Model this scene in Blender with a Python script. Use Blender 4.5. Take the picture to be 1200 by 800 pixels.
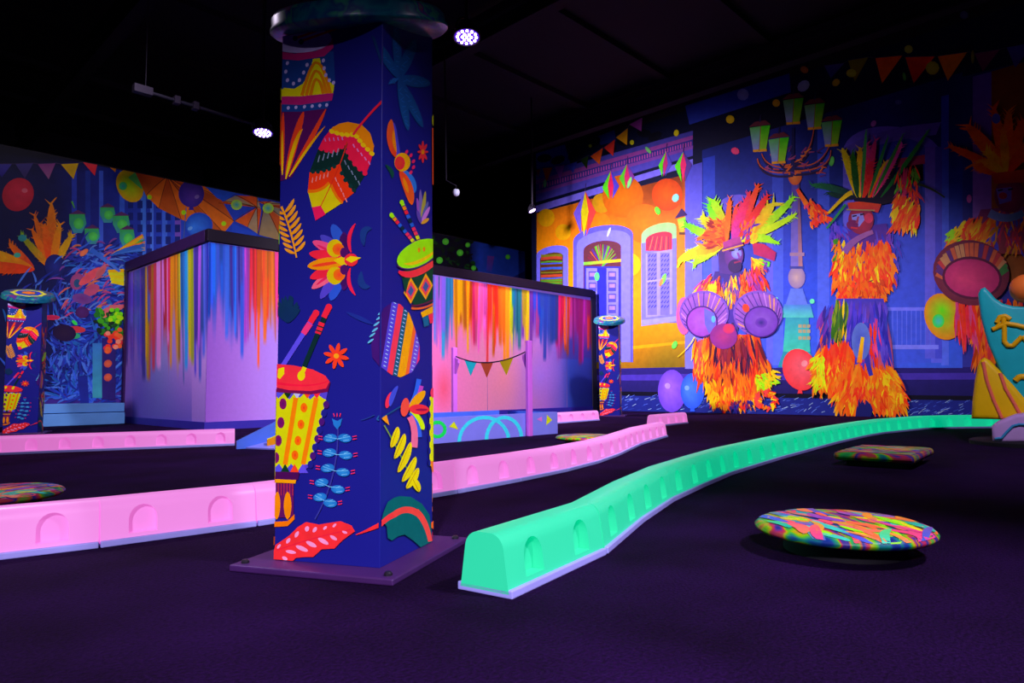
import bpy, bmesh, math, random
import numpy as np
from mathutils import Vector, Matrix

for o in list(bpy.data.objects):
    bpy.data.objects.remove(o)
random.seed(7)
rng = np.random.default_rng(11)
SC = bpy.context.scene
COL = SC.collection

# ------------------------------------------------------------------ camera
FPX, CAMH = 797.0, 0.5
YAW, PITCH, ROLL = math.radians(44.0), math.atan(54 / 797), math.radians(0.45)
_F0 = Vector((math.cos(YAW), math.sin(YAW), 0)); _Z = Vector((0, 0, 1)); _R0 = _F0.cross(_Z)
CF = _F0 * math.cos(PITCH) + _Z * math.sin(PITCH)
_U0 = _R0.cross(CF)
CR = _R0 * math.cos(ROLL) - _U0 * math.sin(ROLL)
CU = _U0 * math.cos(ROLL) + _R0 * math.sin(ROLL)
CC = Vector((0, 0, CAMH))
cam_data = bpy.data.cameras.new('camera')
cam_data.sensor_fit = 'HORIZONTAL'; cam_data.sensor_width = 36; cam_data.lens = FPX / 1200 * 36
cam_data.clip_start = 0.05; cam_data.clip_end = 200
cam = bpy.data.objects.new('camera', cam_data); COL.objects.link(cam)
_m = Matrix((CR, CU, -CF)).transposed().to_4x4(); _m.translation = CC
cam.matrix_world = _m
SC.camera = cam

# ------------------------------------------------------------------ world, exposure
SC.view_settings.view_transform = 'Standard'
SC.view_settings.look = 'None'
SC.view_settings.gamma = 1.0
SC.view_settings.exposure = 0.0
SC.view_settings.use_curve_mapping = False
W = bpy.data.worlds.new('dark_hall'); SC.world = W; W.use_nodes = True
W.node_tree.nodes['Background'].inputs[0].default_value = (0.10, 0.06, 0.30, 1)
W.node_tree.nodes['Background'].inputs[1].default_value = 0.012

# ------------------------------------------------------------------ spot lights (unseen floods without fixtures, placed to light each area)
TINT = (0.86, 0.74, 1.0)
def ground(px, py, z=0.0):
    d = CF + CR * ((px - 600) / FPX) - CU * ((py - 400) / FPX)
    return CC + d * ((z - CAMH) / d.z)
def flood(name, loc, aim, watts, deg, blend=0.7, tint=TINT, size=0.14):
    l = bpy.data.lights.new(name, 'SPOT'); l.energy = watts; l.color = tint
    l.spot_size = math.radians(deg); l.spot_blend = blend; l.shadow_soft_size = size
    o = bpy.data.objects.new(name, l); COL.objects.link(o); o.location = loc
    o.rotation_euler = (Vector(aim) - Vector(loc)).to_track_quat('-Z', 'Y').to_euler()
    return o
LAMP_A = ground(547, 44, 4.0)
LAMP_B = ground(308, 156, 4.0)
LAMP_D = ground(624, 247, 4.0)
flood('flood_light_front', (-2.6, -2.2, 3.1), (0.55, 1.05, 0.0), 2100, 38, 1.0)
flood('added_light_side', (2.6, -1.5, 3.7), (1.5, 0.95, 0.0), 950, 45, 1.0)  # added to brighten the column's dim side face
flood('added_light_right_aisle', (3.4, -0.6, 4.0), (6.6, 1.4, 0.0), 600, 80, 1.0)  # added light, lifts the sculpture and the rectangular pad
flood('added_light_trough', (2.8, 1.2, 4.0), (4.2, 4.9, 0.1), 1700, 70, 1.0)  # added from the camera side to brighten trough, posts and ramp
flood('added_light_left_aisle', (0.6, 5.6, 4.0), (0.9, 4.2, 0.0), 480, 84, 1.0)  # added to lift the dark floor and pad between the pink rails
flood('flood_light_booth_end', (-0.3, 7.2, 4.0), (3.6, 10.2, 0.6), 800, 70, 0.9)
flood('flood_light_booth_front', (6.6, 3.6, 4.0), (7.8, 8.6, 0.8), 1350, 90, 0.8)
flood('flood_light_booth_left', (2.9, 3.9, 4.0), (4.8, 8.7, 0.9), 700, 70, 0.8)
flood('flood_light_mural', (7.2, 8.2, 4.0), (11.6, 7.5, 1.8), 2250, 102, 1.0)
flood('flood_light_mural_right', (7.6, 3.0, 4.0), (11.6, 3.9, 0.7), 620, 76, 1.0)
flood('flood_light_left_mural', (2.4, 7.6, 4.6), (2.4, 11.9, 2.0), 190, 110, 1.0)

# ------------------------------------------------------------------ helpers
def lin1(c):
    c = c / 255.0
    return c / 12.92 if c <= 0.04045 else ((c + 0.055) / 1.055) ** 2.4
def lin(c, k=1.0):
    return tuple(min(0.93, max(0.0, k * lin1(v) / t * 0.95)) for v, t in zip(c, TINT))
def mixc(a, b, t):
    return tuple(x + (y - x) * t for x, y in zip(a, b))
def jit(c, a=14):
    d = random.uniform(-a, a)
    return tuple(min(255, max(0, v + d + random.uniform(-a, a) * .5)) for v in c)

def set_props(o, label=None, cat=None, group=None, kind=None):
    if label: o['label'] = label
    if cat: o['category'] = cat
    if group: o['group'] = group
    if kind: o['kind'] = kind
    return o
def mesh_obj(name, me, mat=None, parent=None):
    o = bpy.data.objects.new(name, me); COL.objects.link(o)
    if mat is not None and len(me.materials) == 0: me.materials.append(mat)
    if parent is not None: o.parent = parent
    return o
def empty(name, loc=(0, 0, 0), rz=0.0):
    o = bpy.data.objects.new(name, None); COL.objects.link(o)
    o.location = loc; o.rotation_euler = (0, 0, rz); o.empty_display_size = 0.1
    return o
def copy_tree(o, parent=None):
    c = o.copy(); COL.objects.link(c); c.parent = parent
    for ch in list(o.children): copy_tree(ch, c)
    return c
def bm_mesh(bm, name, smooth=False, ang=35):
    bmesh.ops.recalc_face_normals(bm, faces=bm.faces)
    me = bpy.data.meshes.new(name); bm.to_mesh(me); bm.free()
    if smooth:
        me.polygons.foreach_set('use_smooth', [True] * len(me.polygons))
        me.set_sharp_from_angle(angle=math.radians(ang))
    return me
def box_bm(bm, x0, x1, y0, y1, z0, z1, bev=0.0):
    b2 = bmesh.new()
    bmesh.ops.create_cube(b2, size=1)
    for v in b2.verts:
        v.co = Vector((x0 + (v.co.x + .5) * (x1 - x0), y0 + (v.co.y + .5) * (y1 - y0), z0 + (v.co.z + .5) * (z1 - z0)))
    if bev: bmesh.ops.bevel(b2, geom=b2.edges[:], offset=bev, segments=2, affect='EDGES', profile=.5)
    t = bpy.data.meshes.new('t'); b2.to_mesh(t); b2.free(); bm.from_mesh(t); bpy.data.meshes.remove(t)
def box(name, x0, x1, y0, y1, z0, z1, mat, parent=None, bev=0.0):
    bm = bmesh.new(); box_bm(bm, x0, x1, y0, y1, z0, z1, bev)
    return mesh_obj(name, bm_mesh(bm, name), mat, parent)
def lathe_mesh(name, prof, n=48, ang=35):
    bm = bmesh.new(); rings = []
    for r, z in prof:
        if r < 1e-6: rings.append([bm.verts.new((0, 0, z))])
        else: rings.append([bm.verts.new((r * math.cos(2 * math.pi * i / n), r * math.sin(2 * math.pi * i / n), z)) for i in range(n)])
    for a, b in zip(rings, rings[1:]):
        for i in range(n):
            j = (i + 1) % n
            if len(a) == 1 and len(b) == 1: continue
            if len(a) == 1: bm.faces.new((a[0], b[i], b[j]))
            elif len(b) == 1: bm.faces.new((a[i], a[j], b[0]))
            else: bm.faces.new((a[i], a[j], b[j], b[i]))
    return bm_mesh(bm, name, True, ang)
def tube_mesh(name, pts, r, n=8):
    bm = bmesh.new(); prev = None; pts = [Vector(p) for p in pts]
    for i, p in enumerate(pts):
        d = (pts[min(i + 1, len(pts) - 1)] - pts[max(i - 1, 0)]).normalized()
        a = d.orthogonal().normalized() if prev is None else (pa - d * pa.dot(d)).normalized()
        pa = a; b = d.cross(a)
        ring = [bm.verts.new(p + (a * math.cos(2 * math.pi * k / n) + b * math.sin(2 * math.pi * k / n)) * r) for k in range(n)]
        if prev:
            for k in range(n): bm.faces.new((prev[k], prev[(k + 1) % n], ring[(k + 1) % n], ring[k]))
        else: bm.faces.new(ring[::-1])
        prev = ring
    bm.faces.new(prev)
    return bm_mesh(bm, name, True, 60)

# ------------------------------------------------------------------ materials
def new_mat(name):
    m = bpy.data.materials.new(name); m.use_nodes = True
    nt = m.node_tree; return m, nt, nt.nodes['Principled BSDF']
def plain(name, rgb, rough=0.6, emit=None, strength=0.0, metal=0.0, noise=0.12, nscale=9.0, bump=0.0, spec=0.3, k=1.0):
    m, nt, b = new_mat(name)
    b.inputs['Roughness'].default_value = rough; b.inputs['Metallic'].default_value = metal
    b.inputs['Specular IOR Level'].default_value = spec
    c = lin(rgb, k)
    tc = nt.nodes.new('ShaderNodeTexCoord'); no = nt.nodes.new('ShaderNodeTexNoise')
    no.inputs['Scale'].default_value = nscale; no.inputs['Detail'].default_value = 4
    nt.links.new(tc.outputs['Object'], no.inputs['Vector'])
    mx = nt.nodes.new('ShaderNodeMix'); mx.data_type = 'RGBA'
    mx.inputs[6].default_value = (*[v * (1 - noise) for v in c], 1); mx.inputs[7].default_value = (*[min(1, v * (1 + noise)) for v in c], 1)
    nt.links.new(no.outputs['Fac'], mx.inputs[0]); nt.links.new(mx.outputs[2], b.inputs['Base Color'])
    if emit:
        b.inputs['Emission Color'].default_value = (*[lin1(v) for v in emit], 1); b.inputs['Emission Strength'].default_value = strength
    if bump:
        bp = nt.nodes.new('ShaderNodeBump'); bp.inputs['Strength'].default_value = bump; bp.inputs['Distance'].default_value = 0.01
        nt.links.new(no.outputs['Fac'], bp.inputs['Height']); nt.links.new(bp.outputs['Normal'], b.inputs['Normal'])
    return m
def paint_mat(name, rough=0.55, var=0.16, scale=14.0, spec=0.15):
    m, nt, b = new_mat(name)
    b.inputs['Roughness'].default_value = rough; b.inputs['Specular IOR Level'].default_value = spec
    at = nt.nodes.new('ShaderNodeVertexColor'); at.layer_name = 'Col'
    tc = nt.nodes.new('ShaderNodeTexCoord'); no = nt.nodes.new('ShaderNodeTexNoise')
    no.inputs['Scale'].default_value = scale; no.inputs['Detail'].default_value = 5
    nt.links.new(tc.outputs['Object'], no.inputs['Vector'])
    mr = nt.nodes.new('ShaderNodeMapRange'); mr.inputs[1].default_value = .25; mr.inputs[2].default_value = .75
    mr.inputs[3].default_value = 1 - var; mr.inputs[4].default_value = 1 + var
    nt.links.new(no.outputs['Fac'], mr.inputs[0])
    mu = nt.nodes.new('ShaderNodeMix'); mu.data_type = 'RGBA'; mu.blend_type = 'MULTIPLY'; mu.inputs[0].default_value = 1
    nt.links.new(at.outputs['Color'], mu.inputs[6]); nt.links.new(mr.outputs[0], mu.inputs[7])
    nt.links.new(mu.outputs[2], b.inputs['Base Color'])
    return m
def ramp_noise_mat(name, stops, scale=(1, 1, 1), nscale=3.0, dist=1.5, detail=3.0, rough=0.4, seedoff=0.0, k=1.0):
    m, nt, b = new_mat(name); b.inputs['Roughness'].default_value = rough; b.inputs['Specular IOR Level'].default_value = .25
    tc = nt.nodes.new('ShaderNodeTexCoord'); mp = nt.nodes.new('ShaderNodeMapping')
    mp.inputs['Scale'].default_value = scale; mp.inputs['Location'].default_value = (seedoff, seedoff * .7, 0)
    mp.inputs['Rotation'].default_value = (0, 0, .5)
    no = nt.nodes.new('ShaderNodeTexNoise'); no.inputs['Scale'].default_value = nscale; no.inputs['Detail'].default_value = detail
    no.inputs['Distortion'].default_value = dist
    cr = nt.nodes.new('ShaderNodeValToRGB'); el = cr.color_ramp.elements
    cr.color_ramp.interpolation = 'LINEAR'
    for i, (p, c) in enumerate(stops):
        e = el[i] if i < 2 else el.new(p)
        e.position = p; e.color = (*lin(c, k), 1)
    nt.links.new(tc.outputs['Object'], mp.inputs[0]); nt.links.new(mp.outputs[0], no.inputs['Vector'])
    nt.links.new(no.outputs['Fac'], cr.inputs[0]); nt.links.new(cr.outputs[0], b.inputs['Base Color'])
    return m

M_PAINT = paint_mat('mural_print', var=0.13, scale=9.0)
M_DRIP = paint_mat('dripping_paint', rough=0.45, var=0.04, scale=20.0)
M_COLPAINT = paint_mat('column_print', rough=0.5, var=0.08, scale=30.0)
M_FLOOR = None
def floor_mat():
    m, nt, b = new_mat('carpet'); b.inputs['Roughness'].default_value = .95; b.inputs['Specular IOR Level'].default_value = .05
    tc = nt.nodes.new('ShaderNodeTexCoord')
    n1 = nt.nodes.new('ShaderNodeTexNoise'); n1.inputs['Scale'].default_value = 2.2; n1.inputs['Detail'].default_value = 6
    n2 = nt.nodes.new('ShaderNodeTexNoise'); n2.inputs['Scale'].default_value = 120; n2.inputs['Detail'].default_value = 3
    nt.links.new(tc.outputs['Object'], n1.inputs['Vector']); nt.links.new(tc.outputs['Object'], n2.inputs['Vector'])
    ad = nt.nodes.new('ShaderNodeMath'); ad.operation = 'MULTIPLY'
    nt.links.new(n1.outputs['Fac'], ad.inputs[0]); nt.links.new(n2.outputs['Fac'], ad.inputs[1])
    cr = nt.nodes.new('ShaderNodeValToRGB'); e = cr.color_ramp.elements
    e[0].position = .12; e[0].color = (.004, .0006, .008, 1); e[1].position = .42; e[1].color = (.016, .0024, .042, 1)
    nt.links.new(ad.outputs[0], cr.inputs[0]); nt.links.new(cr.outputs[0], b.inputs['Base Color'])
    bp = nt.nodes.new('ShaderNodeBump'); bp.inputs['Strength'].default_value = .6; bp.inputs['Distance'].default_value = .012
    nt.links.new(n2.outputs['Fac'], bp.inputs['Height']); nt.links.new(bp.outputs['Normal'], b.inputs['Normal'])
    return m
M_FLOOR = floor_mat()
M_BLACK = plain('black_paint', (18, 14, 26), .7, noise=.3)
M_CEIL = plain('black_ceiling', (16, 12, 28), .9, noise=.3)
M_TRIM = plain('dark_purple_trim', (44, 18, 72), .5, noise=.15, spec=.12)
M_DARKMETAL = plain('black_metal', (34, 28, 44), .4, metal=.3)

# ------------------------------------------------------------------ flat print painter
def clip_convex(poly, cols, conv):
    """Sutherland-Hodgman with colours; conv is a convex outline in the same 2-D space"""
    area = sum(a[0] * b[1] - b[0] * a[1] for a, b in zip(conv, conv[1:] + conv[:1]))
    if area < 0: conv = conv[::-1]
    for a, b in zip(conv, conv[1:] + conv[:1]):
        ex, ey = b[0] - a[0], b[1] - a[1]
        s = [ex * (p[1] - a[1]) - ey * (p[0] - a[0]) for p in poly]
        np_, nc = [], []
        for i in range(len(poly)):
            j = (i + 1) % len(poly)
            if s[i] >= 0: np_.append(poly[i]); nc.append(cols[i])
            if (s[i] >= 0) != (s[j] >= 0):
                t = s[i] / (s[i] - s[j])
                np_.append((poly[i][0] + (poly[j][0] - poly[i][0]) * t, poly[i][1] + (poly[j][1] - poly[i][1]) * t))
                nc.append(mixc(cols[i], cols[j], t))
        poly, cols = np_, nc
        if len(poly) < 3: return [], []
    return poly, cols

class Painter:
    """collects flat print traced from photo pixels onto one real plane"""
    def __init__(s, P0, U, V, N, rect, parent, step=0.0006, inv=None, mat=None, gain=1.0):
        s.P0, s.U, s.V, s.N = Vector(P0), Vector(U), Vector(V), Vector(N)
        u0, u1, v0, v1 = rect; s.rect = [(u0, v0), (u1, v0), (u1, v1), (u0, v1)]
        s.parent, s.step, s.inv, s.mat, s.gain = parent, step, inv, mat, gain
        s.clip = None; s.name = None; s.lift = step / 60.0; s.top = 0.0003
    def uv(s, p):
        d = CF + CR * ((p[0] - 600) / FPX) - CU * ((p[1] - 400) / FPX)
        t = (s.P0 - CC).dot(s.N) / d.dot(s.N); q = CC + d * t - s.P0
        return (q.dot(s.U), q.dot(s.V))
    def begin(s, name, layer=1):
        s.name, s.faces = name, []; s.off = s.top + s.lift * 25
        s.vs, s.cs = [], []
    def face(s, pts, cols, lift=True):
        uvs = [s.uv(p) for p in pts]
        if s.clip: 
            uvs, cols = clip_convex(uvs, cols, [s.uv(p) for p in s.clip])
            if not uvs: return
        uvs, cols = clip_convex(uvs, cols, s.rect)
        if len(uvs) < 3: return
        if lift: s.off += s.lift
        i0 = len(s.vs)
        for u, v in uvs: s.vs.append(s.P0 + s.U * u + s.V * v - s.N * s.off)
        s.faces.append(list(range(i0, i0 + len(uvs)))); s.cs += [(*lin(c, s.gain), 1) for c in cols]
    def poly(s, pts, c, c2=None):
        """c2: vertical gradient top c -> bottom c2"""
        if c2 is None: s.face(pts, [c] * len(pts)); return
        y0 = min(p[1] for p in pts); y1 = max(p[1] for p in pts)
        s.face(pts, [mixc(c, c2, (p[1] - y0) / max(1e-6, y1 - y0)) for p in pts])
    def rect_(s, x0, y0, x1, y1, c, c2=None): s.poly([(x0, y0), (x1, y0), (x1, y1), (x0, y1)], c, c2)
    def ell(s, cx, cy, rx, ry, rot=0, c=(255, 255, 255), cc=None, n=26, off=(0, 0), a0=0, a1=360):
        r = math.radians(rot); P = []
        full = abs(a1 - a0) >= 360
        for i in range(n + (0 if full else 1)):
            t = math.radians(a0 + (a1 - a0) * i / n); x, y = rx * math.cos(t), ry * math.sin(t)
            P.append((cx + x * math.cos(r) - y * math.sin(r), cy + x * math.sin(r) + y * math.cos(r)))
        if cc is None: s.poly(P, c); return
        s.off += s.lift; ct = (cx + off[0], cy + off[1])
        for i in range(len(P)): s.face([ct, P[i], P[(i + 1) % len(P)]], [cc, c, c], lift=False)
    def strip(s, pts, w0, w1=None, c=(255, 255, 255), c2=None, wm=None):
        """brush stroke along pts; width w0 -> (wm) -> w1"""
        w1 = w0 if w1 is None else w1; c2 = c if c2 is None else c2
        n = len(pts); L, Rr, Cc = [], [], []
        for i, p in enumerate(pts):
            a, b = pts[max(0, i - 1)], pts[min(n - 1, i + 1)]
            dx, dy = b[0] - a[0], b[1] - a[1]; l = math.hypot(dx, dy) or 1
            t = i / (n - 1)
            w = (w0 + (w1 - w0) * t) if wm is None else (w0 + (w1 - w0) * t) * .4 + (wm - (w0 + (w1 - w0) * t) * .4) * math.sin(math.pi * min(.999, max(.001, t))) ** .55
            L.append((p[0] - dy / l * w / 2, p[1] + dx / l * w / 2)); Rr.append((p[0] + dy / l * w / 2, p[1] - dx / l * w / 2))
            Cc.append(mixc(c, c2, t))
        s.off += s.lift * .25
        for i in range(n - 1):
            s.face([L[i], L[i + 1], Rr[i + 1], Rr[i]], [Cc[i], Cc[i + 1], Cc[i + 1], Cc[i]], lift=False)
    def curve(s, a, m, b, w0, w1, c, c2=None, wm=None, n=8):
        P = []
        for i in range(n + 1):
            t = i / n; P.append(((1 - t) ** 2 * a[0] + 2 * t * (1 - t) * m[0] + t * t * b[0], (1 - t) ** 2 * a[1] + 2 * t * (1 - t) * m[1] + t * t * b[1]))
        s.strip(P, w0, w1, c, c2, wm)
    def petal(s, a, b, w, c, c2=None, bend=0.0):
        m = ((a[0] + b[0]) / 2 - (b[1] - a[1]) * bend, (a[1] + b[1]) / 2 + (b[0] - a[0]) * bend)
        s.curve(a, m, b, w * .25, w * .25, c, c2, w, n=12)
    def feather(s, a, b, w, c, c2=None, bend=0.0, barbs=7):
        s.petal(a, b, w, c, c2, bend); c2 = c2 or c
        for i in range(barbs * 3):
            t = random.uniform(.2, 1.0); q = (a[0] + (b[0] - a[0]) * t, a[1] + (b[1] - a[1]) * t)
            m = 4 * t * (1 - t) * bend * .5; q = (q[0] - (b[1] - a[1]) * m, q[1] + (b[0] - a[0]) * m)
            dx, dy = b[0] - a[0], b[1] - a[1]; l = math.hypot(dx, dy) or 1; sgn = random.choice((-1, 1)); ww = w * random.uniform(.45, .7)
            e = (q[0] + dx / l * w * .6 - dy / l * ww * sgn, q[1] + dy / l * w * .6 + dx / l * ww * sgn)
            s.strip([q, e], w * .2, .2, jit(mixc(c, c2, t), 12), jit(mixc(c, c2, min(1, t + .2)), 14))
    def fringe(s, pts, n, ln, w, pal, ang=90, spread=14, tipmix=None):
        """strokes seeded inside a convex polygon, drawn bottom first"""
        x0, x1 = min(p[0] for p in pts), max(p[0] for p in pts); y0, y1 = min(p[1] for p in pts), max(p[1] for p in pts)
        out = []; ar = sum(a[0] * b[1] - b[0] * a[1] for a, b in zip(pts, pts[1:] + pts[:1]))
        n = int(n * 2.2); ph = [random.uniform(0, 6.28) for _ in range(4)]
        while len(out) < n:
            p = (random.uniform(x0, x1), random.uniform(y0, y1))
            if all(((b[0] - a[0]) * (p[1] - a[1]) - (b[1] - a[1]) * (p[0] - a[0])) * (1 if ar > 0 else -1) >= 0 for a, b in zip(pts, pts[1:] + pts[:1])): out.append(p)
        out.sort(key=lambda p: -p[1])
        for p in out:
            a = math.radians(ang + random.uniform(-spread, spread) + (spread * 1.4 * (((x0 + x1) / 2 - p[0]) / max(1, x1 - x0)) if ang == 90 else 0))
            l = ln * random.uniform(.5, 1.25); ww = w * random.uniform(.35, .75)
            f = .5 + .28 * math.sin(p[0] * .33 + ph[0]) + .22 * math.sin(p[1] * .16 + p[0] * .11 + ph[1]) + random.uniform(-.22, .22)
            c = jit(pal[min(len(pal) - 1, max(0, int(f * len(pal))))], 9); c2 = jit(random.choice(tipmix), 10) if tipmix and random.random() < .36 else jit(c, 16)
            q = (p[0] + l * math.cos(a), p[1] + l * math.sin(a)); m = ((p[0] + q[0]) / 2 + random.uniform(-2, 2), (p[1] + q[1]) / 2)
            s.curve(p, m, q, ww * .5, ww * .15, c, c2, ww, n=3)
    def grid(s, x0, x1, top, bot, nx, ny, fn):
        """vertex coloured ground coat; top/bot are functions of x; fn(x,y)->rgb"""
        s.off += s.lift; i0 = len(s.vs); cols = []
        for i in range(nx + 1):
            x = x0 + (x1 - x0) * i / nx
            for j in range(ny + 1):
                y = top(x) + (bot(x) - top(x)) * j / ny
                u, v = s.uv((x, y)); (ua, va), _, (ub, vb), _ = s.rect
                u = min(max(u, ua), ub); v = min(max(v, va), vb)
                s.vs.append(s.P0 + s.U * u + s.V * v - s.N * s.off); cols.append((*lin(fn(x, y), s.gain), 1))
        for i in range(nx):
            for j in range(ny):
                a = i * (ny + 1) + j
                s.faces.append([i0 + a, i0 + a + 1, i0 + a + ny + 2, i0 + a + ny + 1])
        s.cs_grid = cols; s.cs += cols
    def end(s, label=None, clipoff=True):
        me = bpy.data.meshes.new(s.name)
        vs = [tuple(s.inv @ v) if s.inv is not None else tuple(v) for v in s.vs]
        me.from_pydata(vs, [], s.faces)
        ca = me.color_attributes.new('Col', 'FLOAT_COLOR', 'POINT')
        ca.data.foreach_set('color', [x for c in s.cs for x in c])
        me.update(); s.top = s.off
        o = mesh_obj(s.name, me, s.mat or M_PAINT, s.parent)
        if label: o['label'] = label
        if clipoff: s.clip = None
        return o
# ================================================================== THE HALL
XW, YW = 11.667, 11.95            # mural walls
HX, HY, HXE, HZ = 3.467, 8.677, 11.40, 2.54   # painted booth
XEND = 12.9
fl = box('floor', -6, 22, -8, 18, -0.12, 0, M_FLOOR)
set_props(fl, 'dark purple carpet floor of the blacklight hall', 'floor', kind='structure')
ce = box('ceiling', -6, 22, -8, 18, 6.3, 6.45, M_CEIL)
set_props(ce, 'black painted ceiling high above the course', 'ceiling', kind='structure')
for i in range(12):
    box('deck_rib', -6, 22, -5 + i * 1.9, -4.82 + i * 1.9, 6.2, 6.3, M_CEIL, ce)
for i in range(5):
    x = -1 + i * 4.0
    bm = bmesh.new(); box_bm(bm, x - .1, x + .1, -8, 18, 6.05, 6.2); box_bm(bm, x - .02, x + .02, -8, 18, 5.8, 6.06); box_bm(bm, x - .1, x + .1, -8, 18, 5.76, 5.8)
    mesh_obj('ceiling_joist', bm_mesh(bm, 'ceiling_joist'), M_CEIL, ce)

wr = box('wall_right', XW, XW + .2, -6, 10.60, 0, 6.3, M_BLACK)
set_props(wr, 'long right wall covered by a street carnival mural', 'wall', kind='structure')
wl = box('wall_left', -6, XEND, YW, YW + .2, 0, 4.06, M_BLACK)
set_props(wl, 'low left wall covered by a dark carnival mural with umbrellas', 'wall', kind='structure')
wb = box('wall_back', -6, 22, 17.8, 18, 0, 6.3, M_CEIL)
set_props(wb, 'black back wall of the hall far behind the left mural', 'wall', kind='structure')

# ------------------------------------------------------------------ right mural
PR = Painter((XW - .002, 0, 0), (0, -1, 0), (0, 0, 1), (1, 0, 0), (-10.6, 6, 0.0, 6.28), wr, step=0.0012)
def lerp_keys(keys, x):
    if x <= keys[0][0]: return keys[0][1]
    for (a, ca), (b, cb) in zip(keys, keys[1:]):
        if x <= b: return mixc(ca, cb, (x - a) / (b - a))
    return keys[-1][1]
LAV = (112, 100, 245)
PR.begin('painted_street', 1)
# ground coat: night sky / roofs
PR.grid(600, 1330, lambda x: 186 - .322 * (x - 628), lambda x: 481.8 + .0215 * (x - 749), 60, 24, lambda x, y: (10, 14, 52))
PR.poly([(628, 180), (662, 169), (668, 190), (660, 205), (629, 204)], (34, 52, 170))
PR.poly([(700, 160), (720, 152), (722, 165), (704, 170)], (30, 44, 140))
# eave strip under the roof edge
PR.poly([(803, 124), (925, 86), (927, 108), (808, 146)], (26, 40, 150), (44, 58, 190))
PR.poly([(808, 146), (927, 108), (1140, 50), (1140, 74), (925, 150), (808, 176)], (14, 12, 44))
for i in range(8):
    x = 640 + i * 19; y = 200 - (x - 628) * .30
    PR.ell(x + random.uniform(-6, 6), y + random.uniform(-14, 6), 9, 5, random.uniform(-40, 10), (8, 8, 26), n=8)
# cornice bands of the orange house
for d, t, c in ((0, 6, (70, 60, 170)), (6, 5, (150, 60, 160)), (11, 8, (52, 46, 150)), (19, 4, (130, 60, 170)), (23, 9, (80, 66, 190)), (36, 8, (118, 100, 235))):
    PR.poly([(628, 205 + d), (812, 153 + d * .92), (812, 153 + (d + t) * .92), (628, 205 + d + t)], c)
for i in range(60):
    x = 632 + i * 3.0; PR.rect_(x, 217 - (x - 628) * .283, x + 1.3, 222 - (x - 628) * .283, (190, 70, 170))
# orange facade
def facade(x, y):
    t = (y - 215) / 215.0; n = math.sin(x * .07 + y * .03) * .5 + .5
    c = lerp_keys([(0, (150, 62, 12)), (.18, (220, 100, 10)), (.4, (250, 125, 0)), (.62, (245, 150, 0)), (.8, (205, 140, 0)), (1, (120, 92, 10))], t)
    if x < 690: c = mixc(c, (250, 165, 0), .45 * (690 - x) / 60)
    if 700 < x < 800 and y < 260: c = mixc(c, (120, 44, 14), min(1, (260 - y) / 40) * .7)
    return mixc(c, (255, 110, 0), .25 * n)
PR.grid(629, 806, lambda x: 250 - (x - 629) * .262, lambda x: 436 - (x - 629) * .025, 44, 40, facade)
for cx, cy, r, c in ((640, 255, 10, (240, 160, 0)), (660, 272, 9, (220, 150, 0)), (705, 238, 11, (190, 130, 10)), (730, 230, 24, (205, 90, 5)), (782, 228, 18, (205, 60, 5)), (755, 262, 22, (255, 96, 10)), (704, 262, 12, (255, 110, 10)), (715, 345, 20, (255, 150, 10)), (780, 300, 12, (255, 100, 0)), (738, 310, 13, (255, 170, 0))):
    PR.ell(cx, cy, r, r * 1.05, 0, c, mixc(c, (255, 140, 0), .3))
PR.poly([(734, 406), (806, 399), (806, 402), (734, 410)], (255, 150, 0))
# pavement, steps
PR.poly([(600, 434), (806, 430), (1330, 424), (1330, 470), (600, 460)], (40, 26, 120), (26, 20, 90))
PR.poly([(600, 441), (806, 438), (1330, 436), (1330, 444), (600, 446)], (66, 44, 170))
PR.poly([(600, 457), (1330, 466), (1330, 474), (600, 462)], (10, 8, 30))
PR.grid(600, 1330, lambda x: 462 + .014 * (x - 628), lambda x: 481.8 + .0215 * (x - 749), 30, 6, lambda x, y: (26, 34, 130))
for i in range(420):
    x = random.uniform(640, 1200); y = random.uniform(463, 481) + .018 * (x - 749)
    PR.strip([(x, y), (x + random.uniform(3, 7), y - random.uniform(1, 3.5))], .7, .5, random.choice(((110, 140, 230), (80, 100, 220), (60, 84, 200), (150, 170, 220), (40, 60, 170))))
# white pilaster and blue house
PR.grid(803, 824, lambda x: 196 - (x - 803) * .3, lambda x: 432, 2, 10, lambda x, y: lerp_keys([(190, (72, 66, 190)), (300, LAV), (432, (120, 110, 255))], y))
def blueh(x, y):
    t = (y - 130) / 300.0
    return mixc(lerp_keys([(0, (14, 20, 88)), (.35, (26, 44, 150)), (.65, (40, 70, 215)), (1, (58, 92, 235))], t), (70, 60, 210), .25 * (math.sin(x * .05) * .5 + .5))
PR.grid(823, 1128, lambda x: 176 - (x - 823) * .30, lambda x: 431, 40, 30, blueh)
for x0, x1 in ((824, 838), (905, 918), (958, 972), (1103, 1112)):
    PR.poly([(x0, 186 - (x0 - 823) * .26), (x1, 186 - (x1 - 823) * .26), (x1, 428), (x0, 428)], (36, 52, 180), (84, 104, 245))
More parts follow.
